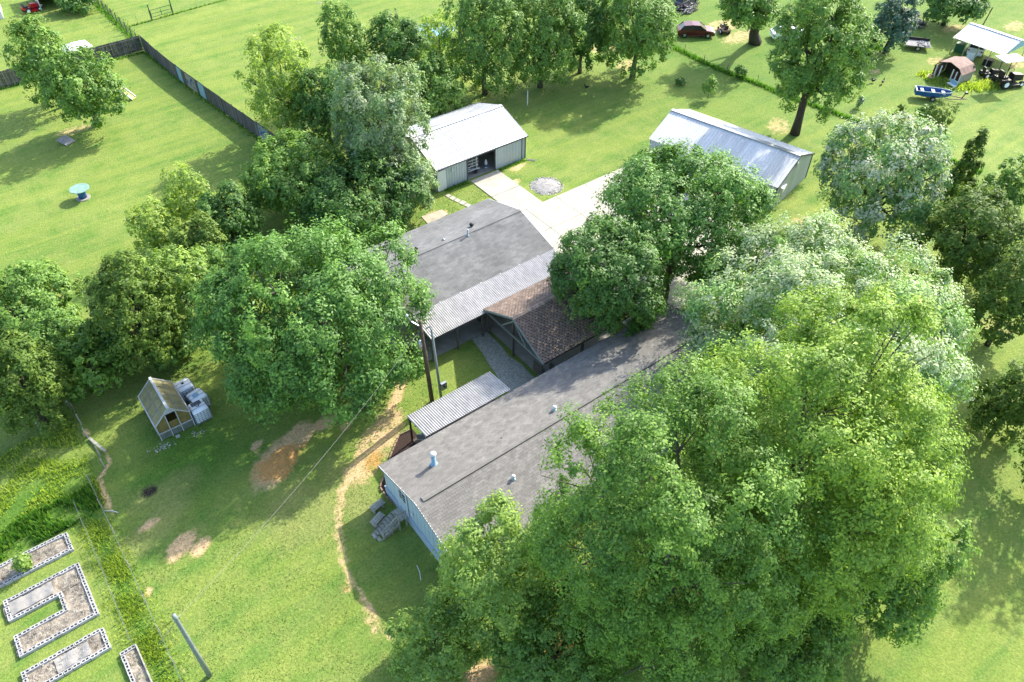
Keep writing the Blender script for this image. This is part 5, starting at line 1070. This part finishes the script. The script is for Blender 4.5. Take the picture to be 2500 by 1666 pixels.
# row at the top
tree('broadleaf_tree', 'mid', 1112, 80, 98, 140, 'tall open tree with visible limbs, first of the back row', gap=.6, seed=51, leafpx=6.5, dens=.85)
tree('broadleaf_tree', 'mid', 1245, 78, 92, 125, 'leafy tree in the back row, right of the one with open limbs', gap=.6, seed=52, leafpx=6.5)
tree('broadleaf_tree', 'dark', 1340, 60, 70, 115, 'narrow dark tree in the back row', gap=.3, seed=53, leafpx=6.5)
tree('broadleaf_tree', 'mid', 1468, 62, 100, 118, 'large tree ending the back row beside the maroon car', gap=.8, seed=54, leafpx=6.5)
tree('broadleaf_tree', 'mid', 1725, 10, 85, 60, 'shade tree with a thick dark trunk at the top edge', gap=4., seed=55, leafpx=6.5, base=(1735, 100), bark='barkd', trunk=.55)
tree('cottonwood_tree', 'mid', 1888, 128, 126, 155, 'tall cottonwood with a bare leaning trunk beyond the silver shed', gap=2.6, seed=56, leafpx=7, dens=1.25, base=(1826, 308), trunk=.36, bark='barkd')
tree('pine_tree', 'pine', 2055, 55, 62, 70, 'bluish pine right of the cottonwood', gap=.3, seed=57, leafpx=7, bark='barkd')
tree('broadleaf_tree', 'dark', 2190, 5, 85, 40, 'dark spreading tree at the top edge above the carport', gap=1.2, seed=58, leafpx=6.5, bark='barkd')
# right side
tree('cedar_tree', 'cedar', 2208, 385, 60, 110, 'dark conical cedar right of the white seeded maple', gap=.2, seed=61, leafpx=8, shape='cone', bark='barkd', dens=2.)
tree('cedar_tree', 'cedar', 2150, 285, 45, 62, 'open cedar behind the white seeded maple', gap=.8, seed=62, leafpx=7, dens=.7, bark='barkd')
tree('cedar_tree', 'cedar', 2058, 268, 22, 30, 'small pointed cedar by the blue boat lawn', gap=.2, seed=63, leafpx=7, shape='cone', bark='barkd')
tree('broadleaf_tree', 'mid', 2312, 440, 72, 88, 'leafy bush like tree at the right edge on the sunny lawn', gap=.3, seed=64, leafpx=8)
tree('broadleaf_tree', 'brown', 2225, 560, 135, 130, 'dull olive tree behind the pale maple at right', gap=.3, seed=65, leafpx=8, dens=1., bark='barkd')
tree('broadleaf_tree', 'brown', 2340, 680, 125, 165, 'dark olive tree with bare limbs at the right edge', gap=.6, seed=66, leafpx=8, dens=1., bark='barkd')
tree('broadleaf_tree', 'brown', 2330, 925, 105, 140, 'hazy olive green tree at the right edge beside the pale maple', gap=.2, seed=67, leafpx=8, dens=.9, bark='barkd')
tree('broadleaf_tree', 'brown', 2480, 1010, 150, 150, 'olive tree just past the right edge casting shade on the lawn', gap=1., seed=68, leafpx=10, dens=.5, bark='barkd')
# top left
tree('broadleaf_tree', 'mid', 190, 208, 104, 90, 'dark green tree with a forked trunk on the left lawn', gap=1.2, seed=71, leafpx=7, base=(228, 288))
tree('broadleaf_tree', 'mid', 92, 138, 90, 95, 'pale tree with drooping leaves behind the forked one', gap=1.3, seed=72, leafpx=7, dens=.85)
tree('broadleaf_tree', 'dark', 172, 2, 52, 26, 'dark bush beside the open metal shed at the top left', gap=.2, seed=73, leafpx=6.5)
# saplings and bushes
for i, (k, x, y, rx, ry, lb) in enumerate((
    ('mid', 1632, 198, 20, 22, 'thin sapling on the shaded grass beyond the barn'),
    ('dark', 1565, 188, 15, 7, 'flat dark weed clump on the shaded grass'),
    ('mid', 1702, 165, 17, 16, 'small leafy bush by the dark fence line'),
    ('cream', 1977, 235, 11, 18, 'small whitish flowering bush on the sunny lawn'),
    ('lime', 50, 1293, 27, 25, 'fresh green plant growing in the upper block bed'),
    ('dark', 1990, 128, 15, 12, 'low dark bush under the cottonwood'),
    ('mid', 2120, 255, 20, 15, 'low cedar scrub behind the white seeded maple'),
    ('lime', 2175, 210, 12, 8, 'weeds growing round the collapsed playhouse'))):
    tree('bush', k, x, y, rx, ry, lb, gap=.05 if i else .5, seed=80+i, leafpx=6 if i != 4 else 8, cat='bush', dens=1. if i else .5, bloom=.5 if k == 'cream' else 0, trunk=.03, minc=1)
